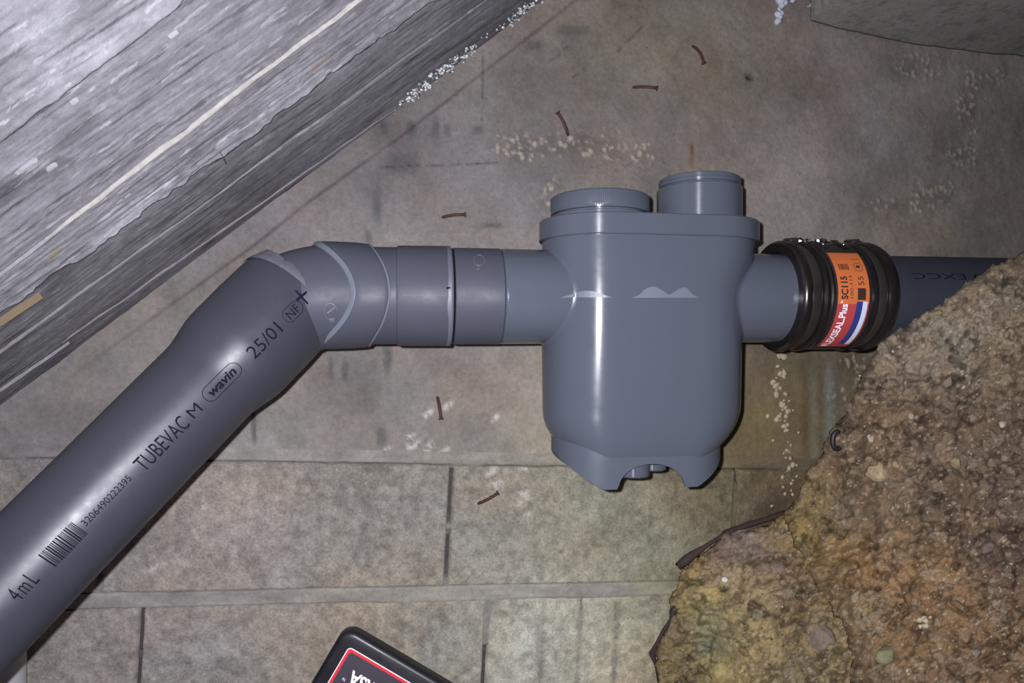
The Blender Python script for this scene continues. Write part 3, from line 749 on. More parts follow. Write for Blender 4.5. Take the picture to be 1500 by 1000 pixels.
link('screw_cap', sharp(vlathe('screw_cap', TL, 0, [(0.1508, 0.0540), (0.1510, 0.0584), (0.1535, 0.0588), (0.155, 0.0584), (0.1695, 0.0584), (0.1712, 0.0575), (0.172, 0.0550), (0.172, 0.030)], 480, (160, 0.0006, (3, 4))), 45), M_LID, trap)
TN = 0.4786
link('vent_neck', sharp(vlathe('vent_neck', TN, 0, [(0.140, 0.0508), (0.1846, 0.0508), (0.1866, 0.0496), (0.1870, 0.0465), (0.1905, 0.0460)], 96), 30), M_LID, trap)
link('vent_ring', sharp(vlathe('vent_ring', TN, 0, [(0.1882, 0.0450), (0.1885, 0.0484), (0.1915, 0.0486), (0.1919, 0.0480), (0.1928, 0.0480), (0.1932, 0.0487), (0.1968, 0.0486), (0.1978, 0.0470), (0.1978, 0.036)], 96), 30), M_LID, trap)
link('drain_plug', sharp(vlathe('drain_plug', 0.389, 0.016, [(-0.140, 0.019), (-0.157, 0.019), (-0.1585, 0.0178)], 48), 30), M_LID, trap)
link('drain_plug', sharp(vlathe('drain_plug', 0.423, -0.012, [(-0.138, 0.017), (-0.1555, 0.017), (-0.157, 0.0158)], 48), 30), M_LID, trap)

# ------------------------------------------------------------------ marks and a painted glint that lie on the fittings' surfaces
def bvh(*objs):
    vs, ps = [], []
    for o in objs:
        k = len(vs); vs += [v.co.copy() for v in o.data.vertices]; ps += [[i+k for i in p.vertices] for p in o.data.polygons]
    return BVHTree.FromPolygons(vs, ps)
def surf(tree, x, y):
    r = Vector(ray(x, y)).normalized(); h = tree.ray_cast(Vector((0, 0, 0)), r); 
    return (h[0], h[1]) if h[0] is not None else (r*0.75, -r)
def ribbon(tree, pts, w, lift=0.0006, closed=False, n=6):
    """raised strip along pixel polyline, following the surface"""
    P = []
    seq = pts+[pts[0]] if closed else pts
    for (x0, y0), (x1, y1) in zip(seq[:-1], seq[1:]):
        for i in range(n): P.append((x0+(x1-x0)*i/n, y0+(y1-y0)*i/n))
    P.append(seq[-1]); H = [surf(tree, *p) for p in P]; bm = bmesh.new(); prev = None
    for i, (p, nn) in enumerate(H):
        if nn.dot(p) > 0: nn = -nn
        d = (H[min(i+1, len(H)-1)][0]-H[max(i-1, 0)][0]).normalized(); s = nn.cross(d).normalized()*w/2
        cur = (bm.verts.new(p+s), bm.verts.new(p+s*0.7+nn*lift), bm.verts.new(p-s*0.7+nn*lift), bm.verts.new(p-s))
        if prev:
            for k in range(3): bm.faces.new((prev[k], cur[k], cur[k+1], prev[k+1]))
        prev = cur
    return bm
def joinbm(name, bms):
    b = bmesh.new()
    for x in bms:
        me = bpy.data.meshes.new('x'); x.to_mesh(me); x.free(); b.from_mesh(me); bpy.data.meshes.remove(me)
    me = bpy.data.meshes.new(name); b.to_mesh(me); b.free(); return me
T_EL = bvh(bend, socket, glue, tube); T_TRAP = bvh(body, [o for o in trap.children if o.name.startswith('inlet_socket')][0])
class Flat:
    """tangent plane of the bell's mouth, for the pen cross drawn over the joint"""
    def __init__(self, x, y, R):
        q, th = hit_pipe(x, y); self.p = Vector(cyl_pt(C, D, q, th, R)); w, u = frame(D); self.n = (Vector(w)*math.cos(th)+Vector(u)*math.sin(th)).normalized()
    def ray_cast(self, o, r):
        return (r*(self.p.dot(self.n)/r.dot(self.n)), self.n)
T_X = Flat(442, 435, 0.0622)
link('marker_cross', joinbm('marker_cross', [ribbon(T_X, [(433, 425), (451, 445)], 0.0022, 0.0006), ribbon(T_X, [(434, 440), (451, 426)], 0.0026, 0.0006)]), M_MARK, elbow)['label'] = 'hand drawn dark blue cross'
ov = [(485+11*math.cos(q)*0.9-2*math.sin(q), 457-13*math.sin(q)) for q in np.linspace(0.2, 4.6, 13)]
link('mark_and_glint', joinbm('mark_and_glint', [ribbon(T_EL, ov, 0.0014, 0.0007, n=3), ribbon(T_EL, [(480, 459), (486, 454), (491, 450)], 0.003, 0.0006), ribbon(T_EL, [(486, 448), (489, 444)], 0.0014, 0.0006), ribbon(T_EL, [(483, 470), (490, 469)], 0.005, 0.0003)]), M_RELIEF_GLINT, elbow)
link('marker_tick', bm_mesh('marker_tick', ribbon(bvh(collar), [(654, 422), (662, 421)], 0.0022, 0.0005)), M_MARK, adap)
link('mark_and_glint', bm_mesh('mark_and_glint', joinbm and ribbon(bvh(collar), [(591, 432), (600, 432), (655, 433)], 0.0008, 0.0002)), M_RELIEF_GLINT, adap)  # paler strip painted in as the flash glint along the collar
link('mark_and_glint', joinbm('mark_and_glint', [ribbon(T_TRAP, [(702+8*math.cos(q), 381+8*math.sin(q)) for q in np.linspace(0, 6.28, 12)], 0.0012, 0.0005, n=2), ribbon(T_TRAP, [(698, 394), (703, 393)], 0.0015, 0.0006)]), M_RELIEF_GLINT, trap)
def seam_patch(x0, x1, top, ybase):
    n = 40; V = []; m = 4; tr = T_TRAP
    for i in range(n):
        x = x0+(x1-x0)*i/(n-1)
        for j in range(m):
            y = ybase-top(i/(n-1))*j/(m-1); p, nn = surf(tr, x, y)
            if nn.dot(p) > 0: nn = -nn
            V.append(p+nn*0.0004)
    return fixn(npmesh('moulding_mark', np.array(V), gridq(n, m)))
link('moulding_mark', seam_patch(822, 896, lambda t: 0.3+9.5*math.sin(math.pi*t)**1.3*(0.9+0.2*t), 435.5), M_SEAM_GLINT, trap)['label'] = 'paler lens shaped moulding mark'
link('moulding_mark', seam_patch(926, 1023, lambda t: 0.3+16*max(math.exp(-((t-.31)/.22)**2), 0.92*math.exp(-((t-.78)/.19)**2))*min(1, 6*t, 6*(1-t)), 436), M_SEAM_GLINT, trap)['label'] = 'paler double humped moulding mark'

# ------------------------------------------------------------------ rubber coupling
coup = thing('flexible_coupling', C+E*0.64, 'black rubber coupling clamped with steel bands and an orange label', 'coupling')
CO = C+np.array([0, 0, 0.0025])
T0, T1 = 0.577, 0.701
def cn(k): return T0+(T1-T0)*k
def jitter(prof): return prof
sl = [(0, .0555), (0, .0655), (.015, .0678), (.04, .0692), (.065, .0690), (.088, .0665), (.095, .0640), (.205, .0640), (.212, .0672), (.235, .0684), (.255, .0680), (.27, .0655), (.285, .0655), (.30, .0672), (.325, .0660),
      (.33, .0645), (.71, .0645), (.715, .0672), (.745, .0682), (.768, .0668), (.775, .0640), (.878, .0640), (.885, .0668), (.92, .0690), (.96, .0690), (.985, .0676), (1, .0655), (1, .0555)]
link('rubber_sleeve', lathe('rubber_sleeve', CO, E, [(cn(k), R) for k, R in sl], 112, caps=False), M_RUB, coup)
for k0, k1 in ((.105, .195), (.785, .868)):
    b = link('clamp_band', lathe('clamp_band', CO, E, [(cn(k0), .0637), (cn(k0), .0652), (cn(k0+.01), .0657), (cn(k1-.01), .0657), (cn(k1), .0652), (cn(k1), .0637)], 112, caps=False), M_BAND, coup)
    bm = bmesh.new(); q = math.radians(84)
    w_, u_ = frame(E); rad = w_*math.cos(q)+u_*math.sin(q); tang = -w_*math.sin(q)+u_*math.cos(q)
    R3 = Matrix((Vector(E), Vector(tang), Vector(rad))).transposed().to_4x4()
    cc = cyl_pt(CO, E, cn((k0+k1)/2), q, 0.0675)
    bmesh.ops.create_cube(bm, size=1, matrix=Matrix.Translation(Vector(cc)) @ R3 @ Matrix.Diagonal((0.012, 0.018, 0.005, 1)))
    bmesh.ops.bevel(bm, geom=bm.edges[:], offset=0.0012, segments=2, affect='EDGES')
    bmesh.ops.create_cone(bm, cap_ends=True, segments=14, radius1=0.0030, radius2=0.0030, depth=0.024, matrix=Matrix.Translation(Vector(cc)+Vector(rad)*0.0022) @ R3 @ Matrix.Rotation(math.pi/2, 4, 'X'))
    link('band_screw', bm_mesh('band_screw', bm), M_BAND, coup, smooth=False)
shear = link('shear_band', lathe('shear_band', CO, E, [(cn(.325), .0644), (cn(.325), .0660), (cn(.335), .0664), (cn(.70), .0664), (cn(.71), .0660), (cn(.71), .0644)], 112, caps=False), M_BAND, coup)
for k in (.40, .62):
    q = math.radians(66); cc = cyl_pt(CO, E, cn(k), q, 0.0672); bm = bmesh.new()
    rad = w_*math.cos(q)+u_*math.sin(q); tang = -w_*math.sin(q)+u_*math.cos(q); R3 = Matrix((Vector(E), Vector(tang), Vector(rad))).transposed().to_4x4()
    bmesh.ops.create_cube(bm, size=1, matrix=Matrix.Translation(Vector(cc)) @ R3 @ Matrix.Diagonal((0.011, 0.015, 0.0028, 1)))
    bmesh.ops.bevel(bm, geom=bm.edges[:], offset=0.0008, segments=2, affect='EDGES')
    lug = link('buckle', bm_mesh('buckle', bm), M_BAND, coup, smooth=False)
    bm = bmesh.new(); bmesh.ops.create_uvsphere(bm, u_segments=14, v_segments=8, radius=1, matrix=Matrix.Translation(Vector(cc)+Vector(rad)*0.0014) @ R3 @ Matrix.Diagonal((0.0026, 0.0026, 0.0016, 1)))
    link('rivet', bm_mesh('rivet', bm), M_STEEL, lug)
# torn folded strap ends along the top
def strap(k0, q0, k1, q1, R0, R1, w):
    bm = bmesh.new(); n = 12; prev = None
    for i in range(n):
        t = i/(n-1); p = Vector(cyl_pt(CO, E, cn(k0+(k1-k0)*t), math.radians(q0+(q1-q0)*t), R0+(R1-R0)*math.sin(t*math.pi)*1.0))
        s = Vector(cyl_pt(np.zeros(3), E, 0, math.radians(q0), 1)).cross(Vector(E)).normalized()*w*(0.5+0.7*random.random())
        up = Vector((0, 0, 0.0010)); cur = [bm.verts.new(p+s+up), bm.verts.new(p-s+up*random.uniform(.5, 3)), bm.verts.new(p-s-up), bm.verts.new(p+s-up)]
        if prev:
            for k in range(4): bm.faces.new((prev[k], cur[k], cur[(k+1) % 4], prev[(k+1) % 4]))
        else: bm.faces.new(cur)
        prev = cur
    bm.faces.new(prev[::-1]); return bm_mesh('strap_end', bm)
link('strap_end', strap(.10, 80, .30, 80, .067, .0715, .004), M_BAND, coup, smooth=False)
link('strap_end', strap(.35, 80, .64, 78, .0675, .0705, .0035), M_BAND, coup, smooth=False)
link('strap_end', strap(.22, 82, .45, 76, .068, .0705, .0025), M_STEEL, coup, smooth=False)
# label: x along the pipe, y round it
def on_coup(k0, th0, lift):
    def f(x, y): return cyl_pt(CO, E, cn(k0)+x, math.radians(th0)+y/0.0665, 0.0666+lift)
    return f
LW = (T1-T0)*0.325; LH = math.radians(118)*0.0665
lab = thing  # (name kept for clarity)
bm = bmesh.new(); quad(bm, 0, LW, LH*0.50, LH)
lab = link('label', wrap('label', bm, on_coup(.345, -70, 0.0)), M_ORANGE, coup); lab['label'] = 'orange and red printed label'
def labpart(name, bm, m, lift=0.0003):
    o = link(name, wrap(name, bm, on_coup(.345, -70, lift)), m, None, smooth=False)
    o.parent = lab; return o
bm = bmesh.new(); quad(bm, 0, LW, 0, LH*0.50); labpart('red_panel', bm, M_RED, 0.0)
bm = bmesh.new(); quad(bm, LW*.60, LW*.80, LH*.06, LH*.52); labpart('blue_stripe', bm, M_BLUE)
bm = bmesh.new(); quad(bm, LW*.80, LW*.95, LH*.06, LH*.52); labpart('white_stripe', bm, M_PALE)
def vtext(txt, x0, x1, y0, y1, m, **k):          # reads upwards
    b = fit(text_mesh(txt, 0.02, **k), 0, 1, 0, 1)
    for v in b.verts: v.co.x, v.co.y = x1-(x1-x0)*v.co.y, y0+(y1-y0)*v.co.x
    return b
labpart('lettering', vtext('SC115', LW*.10, LW*.32, LH*.54, LH*.74, M_DARKPRINT, offset=.0007), M_DARKPRINT)
labpart('lettering', vtext('100-115', LW*.38, LW*.48, LH*.55, LH*.75, M_DARKPRINT), M_DARKPRINT)
labpart('lettering', vtext('55', LW*.66, LW*.84, LH*.66, LH*.74, M_DARKPRINT), M_DARKPRINT)
labpart('lettering', vtext('FLEXSEAL.Plus', LW*.10, LW*.33, LH*.02, LH*.50, M_WHITE, offset=.0005), M_WHITE)
labpart('lettering', vtext('\u00ae', LW*.09, LW*.17, LH*.505, LH*.53, M_WHITE), M_WHITE)
bm = bmesh.new(); quad(bm, LW*.62, LW*.88, LH*.535, LH*.635); labpart('black_square', bm, M_DARKPRINT)
bm = bmesh.new(); x = LW*.14
while x < LW*.46: quad(bm, x, x+.0008, LH*.80, LH*.86); x += random.choice((.0012, .0016))
labpart('barcode', bm, M_DARKPRINT)
bm = bmesh.new(); ring_outline(bm, LW*.64, LW*.90, LH*.79, LH*.87, 0.0030, 0.0006); quad(bm, LW*.70, LW*.82, LH*.82, LH*.845); quad(bm, LW*.66, LW*.92, LH*.915, LH*.92); labpart('round_mark', bm, M_DARKPRINT)

# ------------------------------------------------------------------ pipe into the earth
bp = thing('buried_pipe', C+E*0.9, 'dark slate grey pipe running from the rubber coupling into the earth bank', 'pipe')
link('pipe_tube', lathe('pipe_tube', C, E, [(0.645, 0.0545), (0.647, 0.0552), (1.25, 0.0552)], 96), M_BURIED, bp)
bm = text_mesh('NF M E ENU 0 EXCC', 0.02); fit(bm, 0, 0.26, -0.0042, 0.0042)
TB = math.radians(27)
link('printed_lettering', wrap('printed_lettering', bm, lambda x, y: cyl_pt(C, E, 0.99-x, TB-y/0.055, 0.0555)), M_INK, bp, smooth=False)['label'] = 'upside down black print'

# ------------------------------------------------------------------ earth bank and rock ledge
def rbf(points):
    P = np.array([p[:2] for p in points], float)/300; Yv = np.array([p[2] for p in points], float)
    def ker(d): return d
    Dm = ker(np.hypot(P[:, None, 0]-P[None, :, 0], P[:, None, 1]-P[None, :, 1])); n = len(P)
    A = np.zeros((n+3, n+3)); A[:n, :n] = Dm-0.02*np.eye(n)*0; A[:n, n] = 1; A[:n, n+1:] = P; A[n, :n] = 1; A[n+1:, :n] = P.T
    sol = np.linalg.solve(A, np.concatenate([Yv, np.zeros(3)]))
    def f(x, y):
        x = np.asarray(x)/300; y = np.asarray(y)/300; r = sol[n]+sol[n+1]*x+sol[n+2]*y
        for i in range(n): r = r+sol[i]*ker(np.hypot(x-P[i, 0], y-P[i, 1]))
        return r
    return f
Y_EARTH = rbf([(1700, 330, .80), (1500, 368, .835), (1440, 395, .825), (1400, 425, .815), (1350, 460, .815), (1300, 492, .83), (1262, 550, .89), (1240, 600, .93), (1200, 660, .97), (1155, 750, 1.01),
               (1500, 450, .80), (1400, 520, .805), (1330, 570, .85), (1500, 600, .775), (1350, 700, .85), (1250, 720, .92), (1190, 800, .985), (1500, 800, .745), (1350, 800, .82), (1250, 860, .87),
               (1245, 1000, .84), (1370, 1000, .765), (1500, 1000, .71), (1700, 1150, .63), (1700, 700, .70), (1260, 1150, .78), (1450, 1150, .67)])
Y_ROCK = rbf([(1000, 832, 1.085), (1145, 757, 1.07), (1080, 790, 1.07), (985, 890, 1.085), (955, 945, 1.08), (960, 1010, 1.07), (965, 1150, 1.03), (1080, 880, 1.02), (1180, 850, .99), (1060, 1000, 1.0), (1180, 920, .92), (1200, 1000, .86),
              (1300, 1000, .84), (1300, 850, .95), (1150, 1150, .84), (1300, 1150, .80), (1020, 930, 1.055), (1300, 760, 1.0)])
EARTHP = [(1720, 330), (1560, 348), (1500, 366), (1470, 382), (1440, 398), (1420, 412), (1395, 422), (1372, 446), (1345, 462), (1318, 484), (1300, 490), (1288, 500), (1282, 515), (1262, 548), (1254, 578), (1236, 602), (1215, 632), (1203, 655), (1180, 690),
          (1166, 722), (1150, 752), (1162, 800), (1190, 850), (1232, 905), (1246, 960), (1240, 1010), (1250, 1160), (1720, 1160)]
ROCKP = [(994, 836), (1030, 806), (1068, 782), (1110, 768), (1150, 752), (1240, 780), (1320, 900), (1320, 1160), (962, 1160), (962, 1000), (956, 955), (972, 925), (984, 900), (980, 880), (990, 858)]
EC = [(1330, 520, 122, 108, 88), (1420, 440, 118, 104, 82), (1390, 480, 126, 116, 98), (1450, 520, 112, 98, 78), (1300, 600, 108, 92, 74), (1400, 620, 100, 84, 68), (1480, 640, 98, 82, 66), (1230, 650, 108, 92, 74), (1280, 700, 108, 92, 72),
      (1400, 720, 98, 82, 66), (1190, 740, 122, 106, 72), (1170, 770, 132, 114, 70), (1260, 760, 112, 98, 80), (1350, 770, 104, 88, 66), (1480, 790, 82, 68, 58), (1440, 820, 86, 72, 62), (1240, 800, 140, 116, 82), (1260, 830, 140, 108, 68),
      (1300, 850, 130, 102, 74), (1370, 830, 136, 108, 72), (1340, 900, 124, 96, 66), (1300, 930, 126, 100, 68), (1420, 910, 120, 96, 70), (1460, 930, 124, 98, 68), (1480, 870, 104, 84, 66), (1260, 900, 128, 110, 80), (1400, 980, 116, 94, 68), (1300, 990, 112, 92, 66), (1490, 980, 110, 86, 62)]
RC = [(1010, 845, 140, 120, 82), (1060, 810, 100, 84, 76), (1100, 790, 110, 96, 88), (1080, 840, 128, 112, 88), (1040, 870, 138, 122, 82), (1100, 880, 130, 114, 84), (1150, 830, 104, 86, 66), (1180, 800, 120, 102, 66), (990, 880, 126, 106, 72),
      (1000, 910, 104, 92, 66), (970, 960, 108, 94, 62), (1030, 900, 122, 116, 76), (1045, 930, 108, 110, 84), (1000, 980, 104, 92, 62), (1080, 930, 136, 120, 84), (1120, 960, 136, 118, 82), (1060, 990, 150, 136, 92), (1170, 870, 104, 84, 62), (1200, 880, 110, 94, 60),
      (1200, 940, 106, 92, 66), (1160, 990, 110, 98, 72), (1150, 770, 128, 110, 70), (1230, 860, 112, 96, 70)]
def bank(name, poly, Yf, colpts, seed, sharpk=1.0, st=2.0, gain=1.22):
    x0 = min(p[0] for p in poly)-20; x1 = max(p[0] for p in poly)+10; y0 = min(p[1] for p in poly)-20; y1 = max(p[1] for p in poly)+10
    gx = np.arange(x0, x1, st); gy = np.arange(y0, y1, st); X, Y = np.meshgrid(gx, gy, indexing='ij')
    wx = X+14*(fbm(X/30, Y/30, seed, 4)-0.5)+7*(fbm(X/9, Y/9, seed+1, 2)-0.5); wy = Y+14*(fbm(X/30+5, Y/30, seed+2, 4)-0.5)+7*(fbm(X/9+5, Y/9, seed+3, 2)-0.5)
    ins = inpoly(wx, wy, poly); dist = segdist(wx, wy, poly+[poly[0]])
    Yd = Yf(X, Y)
    Wx = X/1000; Wy = Y/1000                                            # roughly metres on the bank
    def rid_(x, y, sd, o=3): return 1-2*np.abs(fbm(x, y, sd, o)-0.5)*1.6
    qx, qy = Wx*0.85-Wy*0.5, Wx*0.5+Wy*0.85
    h = 0.030*(fbm(Wx*9, Wy*9, seed+5, 4)-0.5)*2+0.014*(fbm(Wx*26, Wy*30, seed+9, 5)-0.5)*2
    rdg = 1-np.abs(fbm(Wx*20, Wy*26, seed+12, 4)-0.5)*2; h += 0.008*sharpk*(sstep(0.92, 1.0, rdg)*-1)
    cd, rid = cells(Wx*40+0.8*fbm(Wx*60, Wy*60, seed+31, 3), Wy*44+0.8*fbm(Wx*60, Wy*60, seed+32, 3), seed); h += 0.006*sharpk*sstep(0.58, 0.42, cd)*(rid > 0.6)*rid
    cd2, rid2 = cells(Wx*110+0.8*fbm(Wx*170, Wy*170, seed+33, 2), Wy*115, seed+3); h += 0.0022*sstep(0.6, 0.4, cd2)*(rid2 > 0.6)*rid2
    cd3, rid3 = cells(Wx*260, Wy*260, seed+4); h += 0.0007*sstep(0.7, 0.2, cd3)*rid3
    h += 0.0045*(rid_(qx*40, qy*95, seed+15)-0.5)+0.0026*(rid_(Wx*120, Wy*150, seed+17)-0.5)+0.0022*(fbm(Wx*240, Wy*240, seed+18, 2)-0.5)*2
    Yd = Yd-h*Yd
    rr = 14.0; k = np.clip(1-dist/rr, 0, 1); Yd = Yd+0.022*(1-np.sqrt(np.clip(1-k*k, 0, 1)))
    P = np.stack([(X-750)/F*Yd, Yd, -(Y-500)/F*Yd], -1)
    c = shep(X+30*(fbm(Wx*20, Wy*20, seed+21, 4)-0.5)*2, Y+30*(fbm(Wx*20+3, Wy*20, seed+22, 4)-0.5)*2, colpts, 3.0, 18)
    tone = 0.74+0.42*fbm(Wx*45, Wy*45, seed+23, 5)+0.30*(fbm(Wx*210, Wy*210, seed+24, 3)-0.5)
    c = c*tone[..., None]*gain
    c = c*(1-0.55*sstep(0.92, 1.0, rdg))[..., None]  # shade of cracks and pits painted into the colour
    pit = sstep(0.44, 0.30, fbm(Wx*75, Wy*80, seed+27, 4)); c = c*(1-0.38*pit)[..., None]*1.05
    pick = (rid > 0.72)*sstep(0.55, 0.35, cd); c = c*(1-0.35*pick)[..., None]+lin((150, 134, 112))*(0.35*pick)[..., None]
    pick = (rid2 > 0.86)*sstep(0.5, 0.3, cd2); c = c*(1-0.5*pick)[..., None]+(lin((168, 152, 126))*(0.5*pick)[..., None])
    pick = (rid3 > 0.97)*sstep(0.4, 0.25, cd3); c = c*(1-0.6*pick)[..., None]+(lin((205, 196, 176))*(0.6*pick)[..., None])
    hue = fbm(Wx*16, Wy*16, seed+26, 4)-0.5; c = c*np.stack([1+0.18*hue, 1+0.02*hue, 1-0.28*hue], -1)
    # keep quads wholly inside, give the rim a back-turned skirt
    nx, ny = X.shape; Q = gridq(nx, ny); I = ins.ravel(); Q = Q[I[Q].all(1)]
    V = P.reshape(-1, 3); Cc = np.clip(c.reshape(-1, 3), 0.003, 0.9)
    used = np.zeros(len(V), bool); used[Q.ravel()] = True; idx = -np.ones(len(V), int); idx[used] = np.arange(used.sum())
    V = V[used]; Cc = Cc[used]; Q = idx[Q]
    ed = {}
    for a, b in np.vstack([Q[:, [0, 1]], Q[:, [1, 2]], Q[:, [2, 3]], Q[:, [3, 0]]]):
        kk = (min(a, b), max(a, b)); ed[kk] = None if kk in ed else (a, b)
    rim = [e for e in ed.values() if e is not None]; rv = sorted({v for e in rim for v in e}); mp = {v: len(V)+i for i, v in enumerate(rv)}
    cen = V.mean(0); back = V[rv]*1.0; ctr = cen-back; ctr[:, 1] = 0
    back = back+np.array([0.16, 0.26, 0.02])*0.9+ctr*0.15
    wy_ = WY0+WK*back[:, 0]-0.004; back[:, 1] = np.minimum(back[:, 1], wy_)
    S = np.array([(b, a, mp[a], mp[b]) for a, b in rim])
    me = npmesh(name, np.vstack([V, back]), np.vstack([Q, S])[:, ::-1], np.vstack([Cc, Cc[rv]]))
    def sample(x, y):
        i = int(round((x-x0)/st)); j = int(round((y-y0)/st)); i = min(max(i, 1), nx-2); j = min(max(j, 1), ny-2)
        p = P[i, j]; n = np.cross(P[i+1, j]-P[i-1, j], P[i, j+1]-P[i, j-1]); n = n/np.linalg.norm(n)
        if n@p > 0: n = -n
        return p, n, bool(ins[i, j])
    return me, sample
me, s_earth = bank('earth_bank', EARTHP, Y_EARTH, EC, 201)
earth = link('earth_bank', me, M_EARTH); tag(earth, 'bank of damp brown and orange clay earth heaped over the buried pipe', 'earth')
me, s_rock = bank('rock_ledge', ROCKP, Y_ROCK, RC, 301, 1.3, gain=1.75)
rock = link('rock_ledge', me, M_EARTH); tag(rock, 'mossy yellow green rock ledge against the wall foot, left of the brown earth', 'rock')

def stone(parent, sam, x, y, rx, ry, rz, tone, seed, sink=0.25, rot=0.0):
    p, n, _ = sam(x, y); bm = bmesh.new(); bmesh.ops.create_icosphere(bm, subdivisions=3, radius=1)
    rnd = random.Random(seed); planes = [(Vector((rnd.gauss(0, 1), rnd.gauss(0, 1), rnd.gauss(0, 1))).normalized(), rnd.uniform(0.62, 0.92)) for _ in range(11)]
    for v in bm.verts:
        for pn, d in planes:
            k = v.co.dot(pn)
            if k > d: v.co -= pn*(k-d)*0.92
        v.co += Vector((rnd.uniform(-1, 1), rnd.uniform(-1, 1), rnd.uniform(-1, 1)))*0.02
    q = Vector(n).to_track_quat('Z', 'Y').to_matrix().to_4x4()
    mt = Matrix.Translation(Vector(p)-Vector(n)*rz*sink) @ q @ Matrix.Rotation(rot, 4, 'Z') @ Matrix.Diagonal((rx, ry, rz, 1))
    bmesh.ops.transform(bm, matrix=mt, verts=bm.verts)
    me = bm_mesh('stone', bm); a = me.color_attributes.new('Col', 'FLOAT_COLOR', 'POINT'); l = lin(tone)
    for i, v in enumerate(me.vertices):
        k = 0.8+0.4*rnd.random(); a.data[i].color = (l[0]*k, l[1]*k, l[2]*k, 1)
    return link('stone', me, M_STONE, parent)
for i, q in enumerate([(1282, 690, .017, .014, .010, (158, 142, 110)), (1312, 682, .008, .006, .005, (150, 136, 100)), (1397, 678, .010, .008, .006, (134, 118, 90)), (1427, 612, .006, .008, .005, (128, 112, 96)), (1275, 642, .006, .005, .005, (150, 142, 126)),
                       (1333, 610, .004, .005, .004, (150, 140, 124)), (1468, 621, .004, .004, .004, (170, 160, 146)), (1302, 962, .017, .015, .010, (126, 122, 92)), (1329, 982, .005, .004, .004, (170, 150, 120)), (1343, 462, .014, .010, .008, (128, 112, 82)),
                       (1368, 458, .010, .006, .005, (120, 106, 84)), (1445, 800, .010, .006, .005, (104, 90, 80)), (1400, 885, .012, .005, .005, (110, 92, 66)), (1330, 880, .012, .007, .006, (118, 92, 64)), (1255, 870, .014, .007, .006, (140, 124, 96)),
                       (1430, 960, .008, .006, .005, (120, 112, 104)), (1390, 560, .009, .006, .005, (124, 112, 94)), (1460, 480, .010, .006, .005, (118, 106, 86)), (1245, 600, .010, .008, .006, (120, 106, 88)), (1480, 690, .008, .005, .005, (120, 106, 88))]):
    stone(earth, s_earth, *q[:6], 400+i, rot=i*1.3)
for i, q in enumerate([(1195, 930, .025, .019, .017, (124, 112, 98)), (1140, 832, .015, .013, .009, (130, 112, 96)), (1060, 985, .016, .020, .012, (164, 150, 104)), (1062, 847, .005, .004, .004, (225, 225, 222)), (1085, 815, .010, .006, .005, (132, 116, 102)),
                       (1055, 830, .010, .006, .005, (140, 122, 98)), (1110, 905, .010, .007, .005, (128, 118, 96)), (1120, 950, .012, .009, .006, (140, 126, 88)), (1160, 965, .010, .006, .005, (120, 104, 86)), (1035, 945, .007, .009, .005, (120, 122, 98)), (1090, 955, .009, .007, .005, (130, 112, 78)), (1135, 835, .006, .004, .004, (170, 156, 130))]):
    stone(rock, s_rock, *q[:6], 500+i, rot=i*0.9)
def gravel(name, parent, sam, n, box, tones, rr):
    bm = bmesh.new(); cl = []; base = [Vector(v) for v in ((1, 0, 0), (-1, 0, 0), (0, 1, 0), (0, -1, 0), (0, 0, 1), (0, 0, -1))]
    fc = ((0, 2, 4), (2, 1, 4), (1, 3, 4), (3, 0, 4), (2, 0, 5), (1, 2, 5), (3, 1, 5), (0, 3, 5))
    V = []; Q = []; C_ = []
    while len(V) < n*6:
        x = random.uniform(box[0], box[1]); y = random.uniform(box[2], box[3]); p, nn, ok = sam(x, y)
        if not ok: continue
        r = rr*(0.35+random.random()**3*1.9); k = len(V); t = lin(random.choice(tones))*random.uniform(.6, 1.25)
        for b in base: V.append(p+nn*r*0.25+np.array(b)*r*np.array([random.uniform(.5, 1.3) for _ in range(3)])); C_.append(t)
        Q += [(a+k, b+k, c+k) for a, b, c in fc]
    o = link(name, npmesh(name, np.array(V), np.array(Q), np.array(C_)), M_STONE, parent, smooth=False)
    o['kind'] = 'stuff'; return o
gravel('gravel', earth, s_earth, 1500, (1150, 1500, 365, 1000), [(120, 104, 84), (104, 88, 70), (140, 124, 100), (92, 76, 62), (140, 126, 104), (112, 92, 66), (160, 150, 132)], 0.0011)
gravel('gravel', rock, s_rock, 800, (955, 1250, 755, 1000), [(130, 114, 82), (112, 98, 72), (150, 136, 100), (96, 82, 68), (120, 118, 90), (160, 152, 134)], 0.0011)

# ------------------------------------------------------------------ tubes for nails, roots, twigs
def tube_bm(bm, pts, rads, n=8):
    pts = [Vector(p) for p in pts]; rows = []
    for i, p in enumerate(pts):
        d = (pts[min(i+1, len(pts)-1)]-pts[max(i-1, 0)]).normalized(); a = d.orthogonal().normalized() if i == 0 else (rows_a-d*rows_a.dot(d)).normalized()
        rows_a = a; b = d.cross(a)
        rows.append([bm.verts.new(p+(a*math.cos(2*math.pi*k/n)+b*math.sin(2*math.pi*k/n))*rads[i]) for k in range(n)])
    for r, s in zip(rows[:-1], rows[1:]):
        for k in range(n): bm.faces.new((r[k], r[(k+1) % n], s[(k+1) % n], s[k]))
    bm.faces.new(rows[0][::-1]); bm.faces.new(rows[-1])
NAILS = [((1015, 68), (1031, 92), 'bent rusty nail standing from the wall highest of all, above the open neck'),
         ((928, 128), (962, 129), 'level rusty nail in the wall above the ribbed screw cap'),
         ((832, 198), (817, 165), 'curved rusty nail among the pale pebbles of the wall'),
         ((649, 318), (681, 314), 'rusty nail lying almost level above the coupler ring'),
         ((641, 582), (646, 613), 'upright rusty nail in the wall below the coupler ring'),
         ((701, 737), (729, 722), 'slanting rusty nail in the block wall left of the trap feet')]
